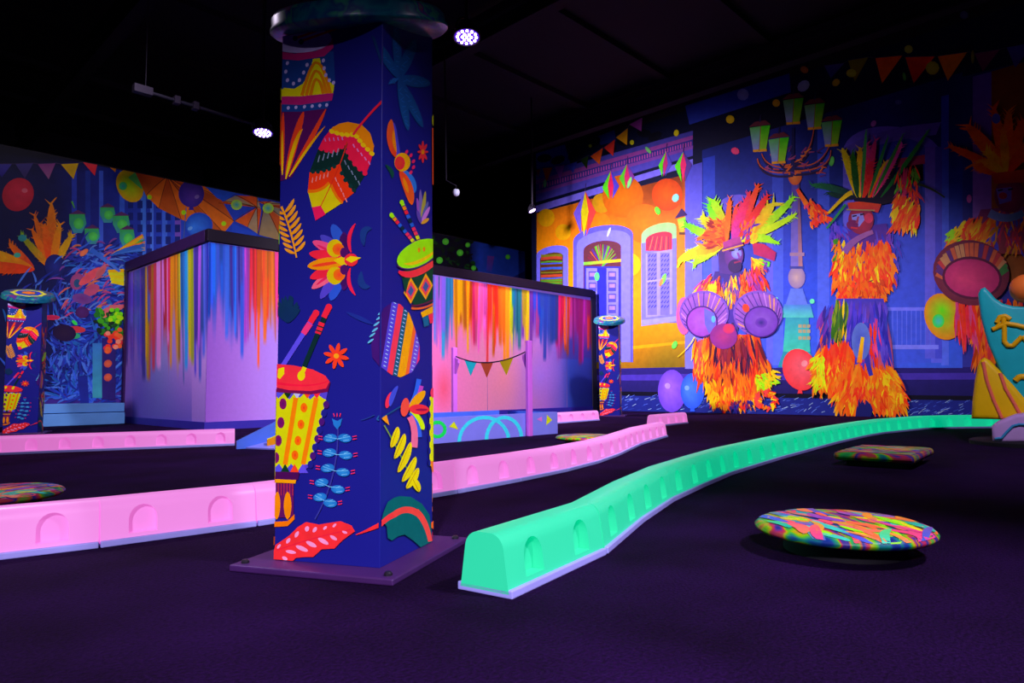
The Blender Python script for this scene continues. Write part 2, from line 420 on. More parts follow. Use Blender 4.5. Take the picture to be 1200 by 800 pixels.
# arches of the blue house
for (cx, cy, rx, ry, y1) in ((870, 262, 36, 34, 428), (1046, 182, 58, 34, 425)):
    PR.poly([(cx - rx, y1)] + [(cx - rx * math.cos(math.radians(a)), cy - ry * math.sin(math.radians(a)) - 6 * math.cos(math.radians(180 - a)) * -.6) for a in range(0, 181, 12)] + [(cx + rx, y1)], (96, 76, 205), (92, 96, 245))
    PR.poly([(cx - rx * .78, y1)] + [(cx - rx * .78 * math.cos(math.radians(a)), cy + 5 - ry * .8 * math.sin(math.radians(a))) for a in range(0, 181, 12)] + [(cx + rx * .78, y1)], (44, 48, 170), (62, 84, 230))
PR.poly([(985, 175), (1020, 158), (1060, 148), (1103, 143), (1097, 158), (1060, 163), (1020, 172), (992, 186)], (92, 70, 190))
PR.poly([(1052, 186), (1086, 181), (1086, 192), (1052, 196)], (170, 36, 90))
PR.poly([(1052, 196), (1082, 192), (1082, 212), (1052, 214)], (30, 10, 40))
PR.rect_(1084, 172, 1096, 420, (100, 76, 195), (90, 90, 235)); PR.rect_(1096, 172, 1104, 420, (62, 52, 170), (70, 74, 220))
for i in range(10): PR.rect_(1040 + i * 5.5, 362, 1041.2 + i * 5.5, 408, (88, 100, 240))
PR.rect_(1036, 360, 1100, 364, (110, 110, 250)); PR.rect_(1036, 404, 1100, 409, (120, 120, 255))
# building at the far right
PR.poly([(1128, 90), (1330, 40), (1330, 428), (1128, 430)], (20, 22, 90), (50, 50, 160))
PR.poly([(1140, 90), (1162, 84), (1162, 330), (1140, 330)], (84, 60, 170), (150, 90, 190))
PR.poly([(1162, 84), (1330, 34), (1330, 330), (1162, 330)], (110, 52, 14), (160, 80, 30))
PR.end('printed street of an orange house and a blue house')

# windows of the orange house
def win_arch(x0, x1, ytop, ybot, sk):
    cx = (x0 + x1) / 2; r = (x1 - x0) / 2
    return [(x0, ybot)] + [(cx - r * math.cos(math.radians(a)), ytop + r * .42 - r * .42 * math.sin(math.radians(a)) + sk * (-math.cos(math.radians(a)))) for a in range(0, 181, 15)] + [(x1, ybot)]
PR.begin('painted_window', 4)
PR.poly(win_arch(629, 666, 288, 400, -3), LAV); PR.poly(win_arch(633, 660, 296, 400, -2), (90, 60, 20))
for i in range(26):
    y = 298 + i * 1.7; PR.strip([(634, y + 1), (647 + random.uniform(-4, 4), y + random.uniform(-1, 1)), (659, y)], 1.6, 1.4, random.choice(((190, 60, 40), (230, 160, 0), (120, 110, 20), (70, 150, 40), (60, 80, 220), (90, 40, 20), (40, 90, 200))))
PR.end('small arched window in the printed orange house')
PR.begin('painted_window', 4)
PR.poly(win_arch(672, 742, 264, 424, -4), (92, 80, 230)); PR.poly(win_arch(676, 739, 270, 424, -4), (120, 108, 255))
PR.poly(win_arch(684, 728, 282, 424, -2), (96, 40, 60))
for i in range(30):
    a = random.uniform(200, 340); PR.strip([(706, 312), (706 + 19 * math.cos(math.radians(a)), 312 + 26 * math.sin(math.radians(a)))], 1.5, .8, random.choice(((170, 40, 80), (230, 100, 30), (120, 30, 60), (80, 40, 150), (90, 160, 40))))
PR.strip([(684, 309), (728, 305)], 3.5, 3.5, (110, 190, 60), (220, 160, 30))
PR.rect_(685, 312, 728, 424, (50, 44, 190))
for x0 in (687, 710):
    PR.rect_(x0, 314, x0 + 15, 424, (128, 112, 255), (110, 100, 250))
    for k in range(5):
        PR.rect_(x0 + 3, 318 + k * 13, x0 + 12, 328 + k * 13, (70, 60, 215)); PR.rect_(x0 + 4, 319.5 + k * 13, x0 + 11, 324 + k * 13, (150, 110, 240))
PR.rect_(700, 314, 711, 424, (40, 38, 180)); PR.end('wide arched doorway with shutters in the printed orange house')
PR.begin('painted_window', 4)
PR.poly(win_arch(752, 793, 262, 378, -5), (150, 190, 120), (110, 100, 250)); PR.poly([(752, 285), (793, 279), (793, 375), (752, 381)], (120, 108, 255))
PR.poly(win_arch(757, 788, 272, 294, -3), (190, 40, 70))
for i in range(9): PR.strip([(758 + i * 3.2, 293), (763 + i * 2.6, 277)], .9, .7, (240, 110, 90) if i % 2 else (120, 30, 80))
PR.poly([(757, 297), (788, 292), (788, 368), (757, 372)], (150, 130, 255))
for x0, x1 in ((759, 770), (774, 785)):
    PR.rect_(x0, 296, x1, 369, (116, 100, 245))
    for k in range(12):
        for q in range(3): PR.strip([(x0 + 1 + q * 3.4, 301 + k * 5.4), (x0 + 3.4 + q * 3.4, 298 + k * 5.4)], 1.0, 1.0, (44, 40, 170))
PR.strip([(758, 330), (787, 326)], 2, 2, (160, 140, 255))
PR.poly([(752, 375), (795, 370), (795, 376), (752, 382)], (150, 136, 255)); PR.end('shuttered lattice window in the printed orange house')

# small wall lantern, confetti, kites, bunting
PR.begin('painted_wall_lantern', 4)
PR.poly([(791, 256), (799, 244), (806, 252)], (54, 20, 90)); PR.poly([(794, 257), (804, 254), (802, 272), (797, 273)], (120, 200, 60), (240, 150, 20)); PR.rect_(796, 272, 803, 275, (90, 50, 30)); PR.end()
def kite(cx, top, mid, bot, w, cols, lean=0):
    PR.begin('painted_kite', 5)
    xs = [cx - w, cx - w * .35, cx + w * .35, cx + w]
    for i in range(3):
        PR.poly([(cx + lean, top), (xs[i] + lean * .5, mid + (2 if i == 0 else 0)), (cx + (i - 1) * w * .2 - lean * .5, bot), (xs[i + 1] + lean * .5, mid)], cols[i])
    PR.strip([(cx + lean, top), (cx + lean + 1, top - 9)], .8, .8, (60, 40, 110)); PR.end()
kite(685, 224, 248, 277, 13, ((110, 80, 220), (215, 190, 10), (235, 60, 60)), 1)
kite(716, 200, 218, 233, 10, ((90, 220, 30), (235, 30, 90), (80, 60, 210)))
kite(735, 192, 207, 222, 9, ((90, 200, 40), (220, 40, 110), (130, 50, 160)))
kite(779, 177, 192, 207, 8, ((90, 220, 30), (200, 40, 120), (90, 70, 200)), 2)
kite(801, 178, 193, 213, 10, ((90, 220, 30), (235, 40, 110), (90, 50, 150)))
def flags(painter, spec, name='painted_bunting'):
    painter.begin(name, 6)
    for (x0, y0, x1, y1, xt, yt, c) in spec: painter.poly([(x0, y0), (x1, y1), (xt, yt)], c, jit(c, 30))
    for a, b in zip(spec, spec[1:]): painter.strip([(a[0], a[1]), (a[2], a[3]), (b[0], b[1])], .8, .8, (60, 40, 90))
    painter.end()
flags(PR, [(629, 199, 634, 198, 631, 208, (150, 30, 60)), (636, 197, 648, 196, 641, 213, (250, 80, 10)), (650, 195, 662, 193, 657, 210, (160, 60, 190)), (664, 193, 677, 189, 672, 203, (60, 60, 190)), (680, 187, 690, 182, 688, 198, (40, 70, 30)), (692, 183, 707, 173, 703, 193, (250, 70, 20)), (708, 173, 721, 163, 719, 183, (240, 50, 40)), (722, 161, 736, 150, 735, 170, (245, 150, 10)), (738, 146, 753, 138, 752, 154, (190, 70, 200))])
flags(PR, [(966, 77, 990, 74, 974, 92, (70, 60, 150)), (994, 71, 1018, 67, 1002, 96, (120, 130, 10)), (1026, 68, 1058, 65, 1034, 98, (240, 90, 10)), (1061, 67, 1096, 66, 1071, 98, (235, 50, 15)), (1099, 66, 1134, 61, 1111, 95, (225, 120, 10)), (1142, 63, 1172, 58, 1152, 84, (110, 30, 90)), (1180, 56, 1212, 50, 1190, 80, (60, 50, 150))])
PR.begin('painted_confetti', 9)
for (x, y, rx, ry, a, c) in ((871, 111, 7, 7, 0, (120, 130, 220)), (856, 140, 5, 5, 30, (220, 170, 0)), (793, 156, 3, 4, 10, (220, 190, 0)), (741, 167, 2.5, 3, 0, (190, 180, 0)), (692, 171, 2, 2, 0, (180, 180, 0)), (862, 177, 5, 4, 20, (230, 50, 110)), (771, 247, 3, 5, -25, (90, 240, 40)), (792, 232, 4, 5, 20, (130, 200, 210)), (760, 176, 2, 5, -40, (110, 190, 110)), (738, 214, 2, 7, 18, (130, 230, 120)), (639, 215, 2, 5, 5, (110, 220, 120)), (778, 327, 2.5, 7, 20, (110, 240, 60)), (775, 331, 2, 5, 20, (240, 120, 60)), (700, 324, 3, 5, 0, (80, 240, 120)), (791, 404, 3, 5, 25, (90, 240, 70)), (714, 272, 1.5, 6, 20, (190, 180, 255)), (880, 240, 4, 4, 30, (140, 170, 190)), (876, 264, 4, 3, -20, (150, 190, 170)), (910, 350, 2, 2, 0, (120, 220, 190)), (942, 101, 8, 6, -40, (130, 150, 210)), (943, 82, 5, 4, 30, (190, 110, 30)), (910, 121, 4.5, 4.5, 0, (225, 160, 0)), (980, 97, 5, 4, -40, (200, 170, 10)), (998, 86, 6, 5, 0, (170, 190, 20)), (1065, 58, 5, 5, 0, (150, 170, 40)), (1093, 80, 8, 8, 0, (170, 170, 20)), (1060, 90, 2, 5, -10, (60, 160, 50)), (1053, 120, 4, 3, 0, (60, 60, 160)), (1140, 67, 2, 8, 0, (120, 120, 30)), (952, 353, 3, 3, 20, (90, 220, 170)), (1024, 145, 3, 4, 30, (180, 90, 200)), (1136, 233, 3, 5, 0, (190, 70, 170)), (975, 189, 3, 6, 10, (90, 200, 80)), (1130, 18, 5, 5, 0, (60, 60, 120))):
    PR.ell(x, y, rx, ry, a, c, mixc(c, (255, 255, 255), .12), n=10)
PR.end()

# lamp post with five lanterns
PR.begin('painted_lamp_post', 5)
PR.poly([(912, 430), (956, 430), (950, 412), (918, 412)], (40, 140, 170)); PR.poly([(918, 412), (950, 412), (948, 372), (921, 372)], (50, 150, 180), (60, 190, 170))
PR.poly([(914, 372), (954, 372), (950, 356), (920, 356)], (70, 110, 210), (80, 190, 190)); PR.poly([(921, 357), (947, 357), (941, 338), (927, 338)], (90, 110, 220))
for x in (938, 943, 948):
    for y in (382, 388, 396): PR.rect_(x - 2, y - 2, x + 2, y + 2, (170, 150, 120))
PR.ell(934, 325, 10, 13, 0, (140, 110, 170), (190, 150, 160)); PR.rect_(926, 311, 942, 315, (60, 60, 150))
PR.poly([(927, 312), (941, 312), (937, 206), (928, 206)], (70, 50, 150), (120, 100, 200)); PR.poly([(936, 312), (941, 312), (937, 206), (935, 206)], (60, 40, 120), (170, 110, 130))
PR.rect_(926, 296, 943, 300, (150, 110, 150)); PR.ell(932, 207, 8, 10, 0, (200, 80, 40), (230, 120, 50))
for a, m, b in (((930, 200), (898, 205), (893, 180)), ((931, 200), (915, 200), (914, 190)), ((931, 198), (960, 205), (972, 172)), ((931, 195), (950, 190), (954, 152)), ((930, 206), (890, 212), (888, 186)), ((931, 205), (975, 206), (974, 176))):
    PR.curve(a, m, b, 3, 2, (40, 20, 70)); PR.curve((a[0], a[1] - 4), (m[0], m[1] - 6), b, 2, 1, (200, 80, 50))
PR.strip([(929, 206), (930, 150)], 5, 3, (30, 26, 90))
for i in range(46):
    x, y = random.uniform(897, 965), random.uniform(176, 207); PR.strip([(x, y), (x + random.uniform(3, 9), y - random.uniform(-4, 8))], 2.2, .8, random.choice(((220, 90, 30), (180, 60, 80), (90, 40, 120), (230, 120, 50), (40, 20, 70), (160, 60, 120))))
for (cx, cy) in ((891, 163), (913, 177), (930, 131), (955, 137), (975, 157)):
    PR.poly([(cx - 13, cy - 14), (cx + 13, cy - 17), (cx + 6, cy - 22), (cx - 6, cy - 20)], (110, 40, 60)); PR.strip([(cx, cy - 20), (cx + 1, cy - 29)], 2, .8, (40, 30, 80))
    PR.poly([(cx - 12, cy - 13), (cx + 1, cy - 15), (cx - 1, cy + 14), (cx - 8, cy + 13)], (100, 190, 90), (140, 130, 220)); PR.poly([(cx + 1, cy - 15), (cx + 12, cy - 16), (cx + 7, cy + 13), (cx - 1, cy + 14)], (60, 210, 10), (150, 190, 40))
    PR.strip([(cx - 8, cy + 14), (cx + 8, cy + 13)], 3, 3, (230, 150, 30)); PR.strip([(cx + 1, cy - 15), (cx - 1, cy + 14)], .8, .8, (160, 90, 40))
PR.end('printed street lamp with five green lanterns')

# balloons
def balloon(P, x, y, rx, ry, c, hi, rot=0, lay=8, off=(-4, -5), knot=True):
    P.begin('painted_balloon', lay); P.ell(x, y, rx, ry, rot, c, hi, off=off)
    P.ell(x + off[0] * 1.3, y + off[1] * 1.2, rx * .2, ry * .14, rot - 30, mixc(hi, (255, 255, 255), .25), n=10)
    if knot: P.poly([(x - 2, y + ry - 1), (x + 2, y + ry - 1), (x + 3, y + ry + 3), (x - 3, y + ry + 3)], c)
    return P.end()
balloon(PR, 788, 458, 16.5, 25, (105, 60, 215), (150, 90, 240))
balloon(PR, 812, 458, 14, 21, (40, 80, 240), (70, 120, 255), lay=9, off=(-5, -3))
PR.begin('painted_balloon', 7); PR.ell(802, 370, 9, 22, 0, (220, 80, 160), (240, 90, 130)); PR.end()
balloon(PR, 938, 433, 20, 25, (250, 50, 60), (255, 90, 110), rot=-20, off=(4, -6))
PR.begin('painted_balloon', 7); PR.ell(1106, 371, 22, 28, -20, (230, 130, 20), (90, 230, 10), off=(-2, -8)); PR.ell(1100, 376, 7, 8, 0, (60, 220, 60), (70, 190, 190)); PR.end()

RED, ORA, YEL, GRN, PNK, PUR, BLU = (245, 50, 20), (255, 110, 5), (240, 190, 0), (150, 240, 0), (250, 40, 110), (110, 50, 170), (50, 60, 200)
# ---- dancer with two drums
PR.begin('painted_dancer', 10)
PR.fringe([(838, 318), (884, 318), (880, 372), (836, 372)], 60, 22, 6, [(60, 30, 120), (80, 40, 160), (40, 30, 110), (100, 50, 180)])
PR.poly([(838, 318), (880, 318), (886, 378), (832, 378)], (58, 34, 130), (70, 40, 160))
PR.fringe([(828, 322), (842, 314), (838, 352), (802, 356)], 34, 18, 5, [ORA, RED, PNK, (190, 40, 130), YEL], 120, 20)
PR.fringe([(872, 312), (890, 300), (896, 330), (878, 350)], 26, 18, 5, [ORA, RED, PNK, (150, 40, 150)], 80, 24)
PR.fringe([(846, 322), (866, 322), (862, 352), (846, 352)], 24, 12, 4, [(190, 80, 90), YEL, ORA, PUR, (150, 60, 160), BLU])
PR.poly([(882, 284), (896, 286), (910, 296), (908, 306), (896, 302), (884, 298)], (200, 30, 80), (170, 30, 110)); PR.poly([(891, 304), (903, 307), (902, 313), (890, 310)], (90, 240, 10))
PR.fringe([(880, 300), (900, 306), (898, 316), (882, 312)], 18, 8, 4, [YEL, ORA, (230, 120, 60), PUR], 60, 60)
# skirt of flame coloured strips
PR.poly([(832, 392), (890, 392), (900, 436), (884, 468), (842, 470), (824, 436)], (215, 50, 10), (255, 120, 0))
PR.fringe([(826, 418), (902, 418), (886, 454), (842, 457)], 210, 26, 7, [ORA, (255, 90, 0), RED, (255, 140, 0)], 90, 18, [YEL, ORA])
PR.fringe([(832, 390), (888, 390), (896, 430), (826, 430)], 150, 32, 6, [RED, (225, 60, 10), ORA, (180, 30, 20), (110, 20, 40)], 90, 14, [ORA])
PR.fringe([(838, 392), (880, 392), (876, 415), (844, 415)], 40, 26, 5, [(120, 20, 50), (150, 30, 40), (60, 10, 60), RED], 90, 10)
PR.fringe([(816, 396), (832, 394), (828, 425), (814, 428)], 46, 20, 5, [ORA, RED, (250, 70, 60)], 96, 10, [YEL])
PR.fringe([(884, 440), (906, 432), (908, 445), (890, 456)], 34, 12, 3.4, [YEL, GRN, (200, 220, 0)], 40, 50)
PR.fringe([(826, 446), (838, 442), (842, 470), (836, 470)], 26, 12, 4, [YEL, (255, 170, 0), ORA], 80, 30)
for i in range(40):
    a = random.uniform(0, 6.28); r = random.uniform(6, 11); PR.strip([(899 + r * math.cos(a), 470 + r * math.sin(a)), (899 + (r + 5) * math.cos(a + .5), 470 + (r + 5) * math.sin(a + .5))], 5, 1, random.choice((RED, ORA, (240, 60, 60), YEL)))
PR.fringe([(842, 468), (882, 468), (878, 476), (846, 478)], 30, 8, 4, [ORA, RED, (120, 20, 70), (40, 30, 130)], 90, 30)
# neck, beard, face, headband
PR.poly([(842, 294), (868, 290), (870, 312), (858, 322), (844, 320)], (62, 24, 110), (80, 40, 140))
PR.ell(861, 300, 11, 15, 5, (90, 34, 130), (120, 50, 160)); PR.ell(862, 312, 8, 8, 0, (50, 20, 90))
PR.ell(864, 297, 6, 6, 0, (120, 110, 235), (150, 150, 255)); PR.strip([(855, 294), (862, 293)], 2, 1.5, (30, 10, 50)); PR.strip([(866, 293), (871, 291)], 2, 1.5, (30, 10, 50)); PR.strip([(865, 296), (868, 303)], 2, 3, (130, 60, 170)); PR.strip([(861, 308), (869, 306)], 2, 1.5, (150, 30, 90))
PR.poly([(846, 284), (870, 276), (872, 288), (848, 296)], (150, 40, 130), (120, 30, 130)); PR.strip([(847, 294), (872, 287)], 1.6, 1.6, (220, 150, 60))
# headdress
for (tip, w, c, c2, b) in (((795, 306), 13, YEL, (190, 235, 0), .06), ((813, 310), 11, YEL, GRN, .05), ((802, 262), 10, YEL, (90, 240, 0), -.05), ((822, 253), 12, ORA, (200, 210, 0), 0), ((836, 234), 13, ORA, (150, 240, 0), .06), ((830, 240), 9, YEL, (90, 240, 10), 0), ((846, 258), 12, RED, ORA, 0), ((826, 275), 15, RED, ORA, 0), ((822, 290), 14, RED, (255, 150, 0), 0), ((812, 298), 12, ORA, YEL, 0),
                           ((932, 230), 10, YEL, (130, 240, 0), .12), ((935, 250), 8, YEL, (170, 240, 0), .08), ((908, 238), 16, ORA, (220, 200, 0), .05), ((900, 250), 14, ORA, YEL, 0), ((915, 286), 7, YEL, (130, 235, 0), -.18), ((903, 278), 7, YEL, GRN, -.1), ((856, 232), 7, ORA, (255, 90, 20), 0), ((864, 240), 8, PNK, (240, 70, 40), 0),
                           ((890, 215), 9, PNK, (255, 70, 10), .03), ((901, 228), 9, (255, 60, 60), (240, 30, 30), .03), ((880, 224), 8, PNK, (230, 40, 60), 0), ((874, 236), 11, (220, 40, 150), (250, 40, 80), 0), ((868, 250), 10, (190, 40, 170), PNK, 0)):
    PR.feather((856 + (4 if tip[0] > 856 else -4), 284), tip, w, c, c2, b, 9)
PR.fringe([(836, 262), (850, 262), (850, 290), (834, 290)], 26, 12, 5, [ORA, RED, (255, 80, 0), (160, 30, 30)], 200, 40)
PR.fringe([(866, 268), (882, 262), (886, 284), (872, 288)], 22, 10, 5, [ORA, PNK, (110, 40, 170), RED, YEL], 300, 50)
PR.poly([(848, 284), (868, 277), (870, 284), (849, 291)], (170, 50, 140))
PR.fringe([(830, 330), (846, 322), (850, 345), (836, 352)], 20, 12, 4, [ORA, RED, YEL], 100, 24); PR.fringe([(866, 322), (880, 316), (884, 342), (868, 348)], 20, 12, 4, [ORA, RED, (190, 60, 150)], 84, 24)
# drums
for (cx, hx, hr, col) in ((826, 823.5, 17, (150, 60, 190)), (889, 893, 19, (110, 50, 180))):
    PR.ell(cx, 367, 29, 26.5, 0, (120, 70, 190), (150, 90, 200)); PR.ell(cx, 368, 26.5, 24, 0, (150, 80, 190), (110, 60, 180))
    for k in range(24):
        a = 6.283 * k / 24; PR.strip([(cx + 27 * math.cos(a), 367 + 24.5 * math.sin(a)), (hx + hr * math.cos(a + .1), 377 + 17 * math.sin(a + .1))], 1.3, 1.0, random.choice(((80, 30, 130), (190, 120, 220), (230, 150, 60), (70, 40, 150))))
    PR.ell(hx, 377, hr + 1.8, 18.6, 0, (60, 24, 120)); PR.ell(hx, 377, hr, 17, 0, col, mixc(col, (255, 255, 255), .12), off=(3, -2))
PR.ell(893, 378, 7, 6, 0, (110, 50, 180), (50, 30, 130)); PR.poly([(826, 361), (838, 367), (840, 380), (832, 391), (827, 380)], (100, 90, 235)); PR.ell(837, 374, 2.5, 4, 0, (90, 170, 255))
PR.ell(849, 394, 16, 15, 0, (130, 36, 140), (170, 44, 120)); PR.ell(855, 385, 7, 6, 0, (190, 40, 110), (250, 50, 70)); PR.ell(875, 361, 4, 5, -20, (250, 60, 30))
PR.curve((815, 395), (808, 408), (795, 418), 1.5, .6, (230, 200, 20)); PR.end('printed carnival drummer in orange and green feathers')

# ---- dancer with raised arms
PR.begin('painted_dancer', 10)
PR.poly([(990, 268), (1040, 262), (1046, 300), (1040, 352), (988, 352), (984, 300)], (70, 36, 150), (120, 40, 90))
PR.fringe([(1020, 272), (1052, 262), (1054, 320), (1030, 330)], 24, 18, 6, [(60, 50, 190), (80, 50, 180), PUR], 80, 20)
PR.fringe([(972, 256), (992, 262), (992, 286), (976, 284)], 24, 14, 5, [BLU, PUR, (90, 60, 200)], 70, 30)
PR.fringe([(942, 232), (952, 232), (972, 254), (950, 262)], 36, 9, 5, [ORA, RED, (250, 60, 80)], 60, 50)
PR.strip([(935, 222), (946, 240)], 4, 6, RED, ORA)
PR.fringe([(980, 286), (1040, 280), (1046, 330), (978, 330)], 120, 20, 7, [ORA, RED, (240, 90, 0), (230, 70, 20), YEL], 90, 20, [ORA, RED])
PR.fringe([(1032, 300), (1048, 296), (1046, 325), (1034, 328)], 20, 14, 5, [RED, ORA], 80, 20)
PR.fringe([(984, 330), (1038, 330), (1036, 348), (986, 348)], 50, 8, 4, [ORA, (200, 80, 30), (150, 60, 40), RED], 20, 50)
PR.fringe([(982, 326), (1040, 326), (1036, 352), (984, 352)], 60, 12, 6, [ORA, RED, (240, 90, 0), (200, 60, 20)], 90, 24)
# skirt
PR.poly([(982, 350), (1036, 350), (1046, 400), (1050, 460), (960, 460), (962, 400)], (60, 50, 180), (230, 80, 10))
PR.fringe([(964, 360), (985, 352), (982, 400), (962, 412)], 30, 26, 6, [BLU, (50, 30, 140), PUR, (220, 70, 20)], 100, 12)
PR.fringe([(994, 352), (1038, 352), (1040, 404), (992, 404)], 90, 34, 6, [BLU, (70, 50, 200), (50, 40, 170), (90, 60, 200)], 90, 10)
PR.fringe([(980, 350), (996, 350), (990, 395), (976, 395)], 24, 26, 6, [(60, 110, 20), (110, 130, 10), (40, 80, 30), YEL], 96, 8)
PR.fringe([(1008, 372), (1030, 372), (1036, 412), (1004, 412)], 14, 26, 5, [PNK, (230, 60, 120), RED, (190, 60, 170)], 90, 8)
PR.fringe([(962, 404), (996, 396), (1000, 452), (958, 440)], 150, 26, 7, [ORA, (250, 80, 0), RED], 92, 22, [YEL, ORA])
PR.fringe([(996, 424), (1050, 428), (1058, 468), (980, 468)], 150, 24, 7, [ORA, (250, 90, 0), (240, 60, 10)], 90, 26, [YEL, ORA])
PR.fringe([(1030, 428), (1052, 438), (1060, 466), (1040, 470)], 40, 14, 4, [YEL, ORA, (250, 150, 0)], 70, 40)
PR.fringe([(954, 418), (966, 410), (968, 452), (958, 446)], 34, 14, 4, [YEL, (200, 220, 0), ORA], 110, 40)
PR.poly([(1006, 470), (1012, 462), (1018, 466), (1024, 480), (1021, 490), (1003, 490)], (22, 24, 100)); PR.fringe([(1000, 452), (1026, 452), (1024, 464), (1004, 464)], 24, 12, 5, [ORA, RED, (200, 50, 20)], 90, 24)
PR.curve((1016, 378), (1012, 412), (1022, 440), 6, 5, (60, 60, 190), (50, 40, 160)); PR.ell(1010, 400, 11, 22, 0, (90, 110, 200), (70, 80, 200)); PR.strip([(1012, 395), (1008, 425)], 4, 6, YEL, ORA)
# head
PR.ell(1010, 258, 15, 17, 0, (130, 30, 70), (170, 40, 70)); PR.poly([(999, 252), (1012, 250), (1014, 258), (1008, 266), (1000, 264)], (130, 120, 220)); PR.ell(1000, 264, 7, 6, 0, (110, 26, 90)); PR.ell(1019, 256, 5, 6, 0, (200, 50, 90))
PR.strip([(1000, 254), (1005, 253)], 2, 1.6, (40, 10, 40)); PR.strip([(1009, 252), (1014, 251)], 2, 1.6, (40, 10, 40)); PR.strip([(1007, 254), (1005, 262)], 2, 3, (150, 50, 90)); PR.strip([(998, 267), (1006, 268)], 2, 2, (200, 40, 60))
PR.curve((990, 296), (1000, 280), (1024, 272), 9, 5, (120, 70, 150), (150, 80, 150)); PR.fringe([(980, 280), (992, 276), (990, 298), (980, 302)], 14, 10, 5, [YEL, ORA, (60, 130, 20)], 110, 20)
PR.poly([(994, 238), (1036, 234), (1030, 250), (1018, 246), (996, 246)], (230, 70, 20), (190, 40, 60)); PR.strip([(993, 246), (1026, 247)], 1.6, 1.6, (160, 130, 90))
PR.poly([(1003, 218), (1048, 198), (1052, 236), (1036, 240), (1002, 236)], (24, 8, 40))
for (tip, w, c, c2, b) in (((951, 217), 8, (20, 40, 60), (20, 110, 60), .1), ((970, 226), 6, (20, 20, 50), (10, 60, 40), -.1), ((988, 174), 10, YEL, (220, 190, 0), .04), ((1009, 173), 9, YEL, (230, 170, 0), 0), ((1000, 178), 8, (20, 70, 30), (30, 110, 20), 0), ((1018, 168), 9, PNK, (210, 40, 140), 0), ((1027, 164), 8, (240, 30, 60), (210, 40, 130), 0), ((1022, 190), 12, RED, (235, 20, 60), 0), ((1042, 188), 9, ORA, YEL, 0), ((1048, 192), 8, RED, ORA, 0), ((1058, 168), 9, PNK, (220, 60, 170), 0), ((1042, 160), 4, (30, 110, 50), (50, 150, 70), 0), ((1060, 157), 4, (40, 120, 40), (60, 150, 60), 0), ((1090, 152), 5, (20, 100, 40), (50, 170, 60), .02), ((1016, 152), 4, (40, 120, 60), (70, 180, 90), 0)):
    PR.feather((1006 + max(0, (tip[0] - 1000) * .3), 232), tip, w, c, c2, b, 7)
PR.curve((1000, 226), (994, 226), (972, 250), 6, 3, YEL, (220, 170, 0)); PR.curve((992, 240), (978, 258), (970, 268), 3, 2, (40, 130, 70))
PR.fringe([(1052, 194), (1074, 194), (1076, 228), (1056, 230)], 36, 16, 4, [(200, 30, 90), (170, 30, 80), RED, (90, 160, 40)], 90, 26)
PR.fringe([(1052, 226), (1080, 234), (1076, 262), (1050, 258)], 60, 18, 6, [ORA, RED, (250, 80, 0), YEL], 110, 18)
PR.curve((1076, 216), (1092, 220), (1108, 232), 3, 2, (40, 50, 30))
PR.end('printed carnival dancer with raised sleeves and black crown')

# ---- dancer with the wide drum, partly outside the frame
PR.begin('painted_dancer', 10)
PR.poly([(1150, 246), (1230, 240), (1236, 300), (1130, 296)], (120, 40, 110), (150, 50, 60))
PR.fringe([(1136, 256), (1170, 246), (1166, 290), (1122, 296)], 60, 20, 7, [ORA, RED, (240, 90, 0)], 120, 20, [YEL])
PR.fringe([(1114, 270), (1134, 256), (1130, 280), (1116, 292)], 24, 12, 5, [YEL, (150, 210, 10), ORA], 130, 30)
PR.fringe([(1166, 248), (1230, 242), (1230, 290), (1160, 290)], 60, 16, 6, [RED, (190, 40, 80), ORA, (70, 60, 190), (200, 120, 20)], 90, 30)
PR.ell(1184, 230, 18, 20, 0, (110, 26, 70), (150, 36, 80)); PR.poly([(1168, 222), (1186, 220), (1186, 236), (1172, 240)], (100, 80, 190)); PR.ell(1176, 230, 5, 4, 0, (180, 30, 60)); PR.strip([(1170, 224), (1176, 223)], 2, 2, (30, 10, 40)); PR.strip([(1182, 223), (1188, 222)], 2, 2, (30, 10, 40))
PR.curve((1160, 250), (1180, 262), (1200, 250), 10, 8, (110, 120, 190), (80, 110, 170))
for (tip, w, c, c2, b) in (((1112, 172), 10, RED, (250, 90, 0), .03), ((1133, 147), 16, ORA, (250, 90, 10), .05), ((1140, 194), 13, RED, ORA, 0), ((1165, 126), 13, ORA, (230, 70, 10), 0), ((1183, 130), 13, RED, ORA, 0), ((1200, 140), 14, ORA, (240, 70, 0), 0), ((1215, 160), 14, RED, ORA, 0), ((1156, 176), 12, ORA, YEL, 0), ((1176, 150), 10, YEL, ORA, 0), ((1150, 188), 10, YEL, (240, 140, 0), 0)):
    PR.feather((1180, 204), tip, w, c, c2, b, 9)
PR.ell(1168, 140, 5, 6, 0, (70, 80, 190)); PR.poly([(1162, 204), (1212, 198), (1212, 214), (1166, 216)], (220, 70, 20), (170, 40, 40))
PR.fringe([(1140, 350), (1200, 350), (1196, 412), (1146, 412)], 110, 30, 8, [RED, (220, 50, 60), ORA, (190, 60, 10)], 90, 12, [ORA])
PR.fringe([(1120, 352), (1142, 352), (1146, 380), (1126, 380)], 40, 34, 6, [(240, 40, 60), RED, (220, 60, 120)], 86, 8)
PR.ell(1139, 320, 45, 38, 12, (110, 30, 60), (150, 60, 80))
for k in range(22):
    a = 3.1 + 3.2 * k / 22; PR.strip([(1140 + 42 * math.cos(a), 320 + 35 * math.sin(a)), (1140 + 32 * math.cos(a), 326 + 22 * math.sin(a))], 5, 4, random.choice(((190, 50, 60), (60, 120, 60), (200, 130, 90), (90, 40, 120), (210, 90, 60))))
PR.ell(1140, 326, 35, 25, 6, (90, 20, 60)); PR.ell(1140, 326, 32, 22, 6, (190, 40, 110), (225, 60, 120), off=(-10, 2)); PR.end('printed carnival drummer with a wide pink drum')

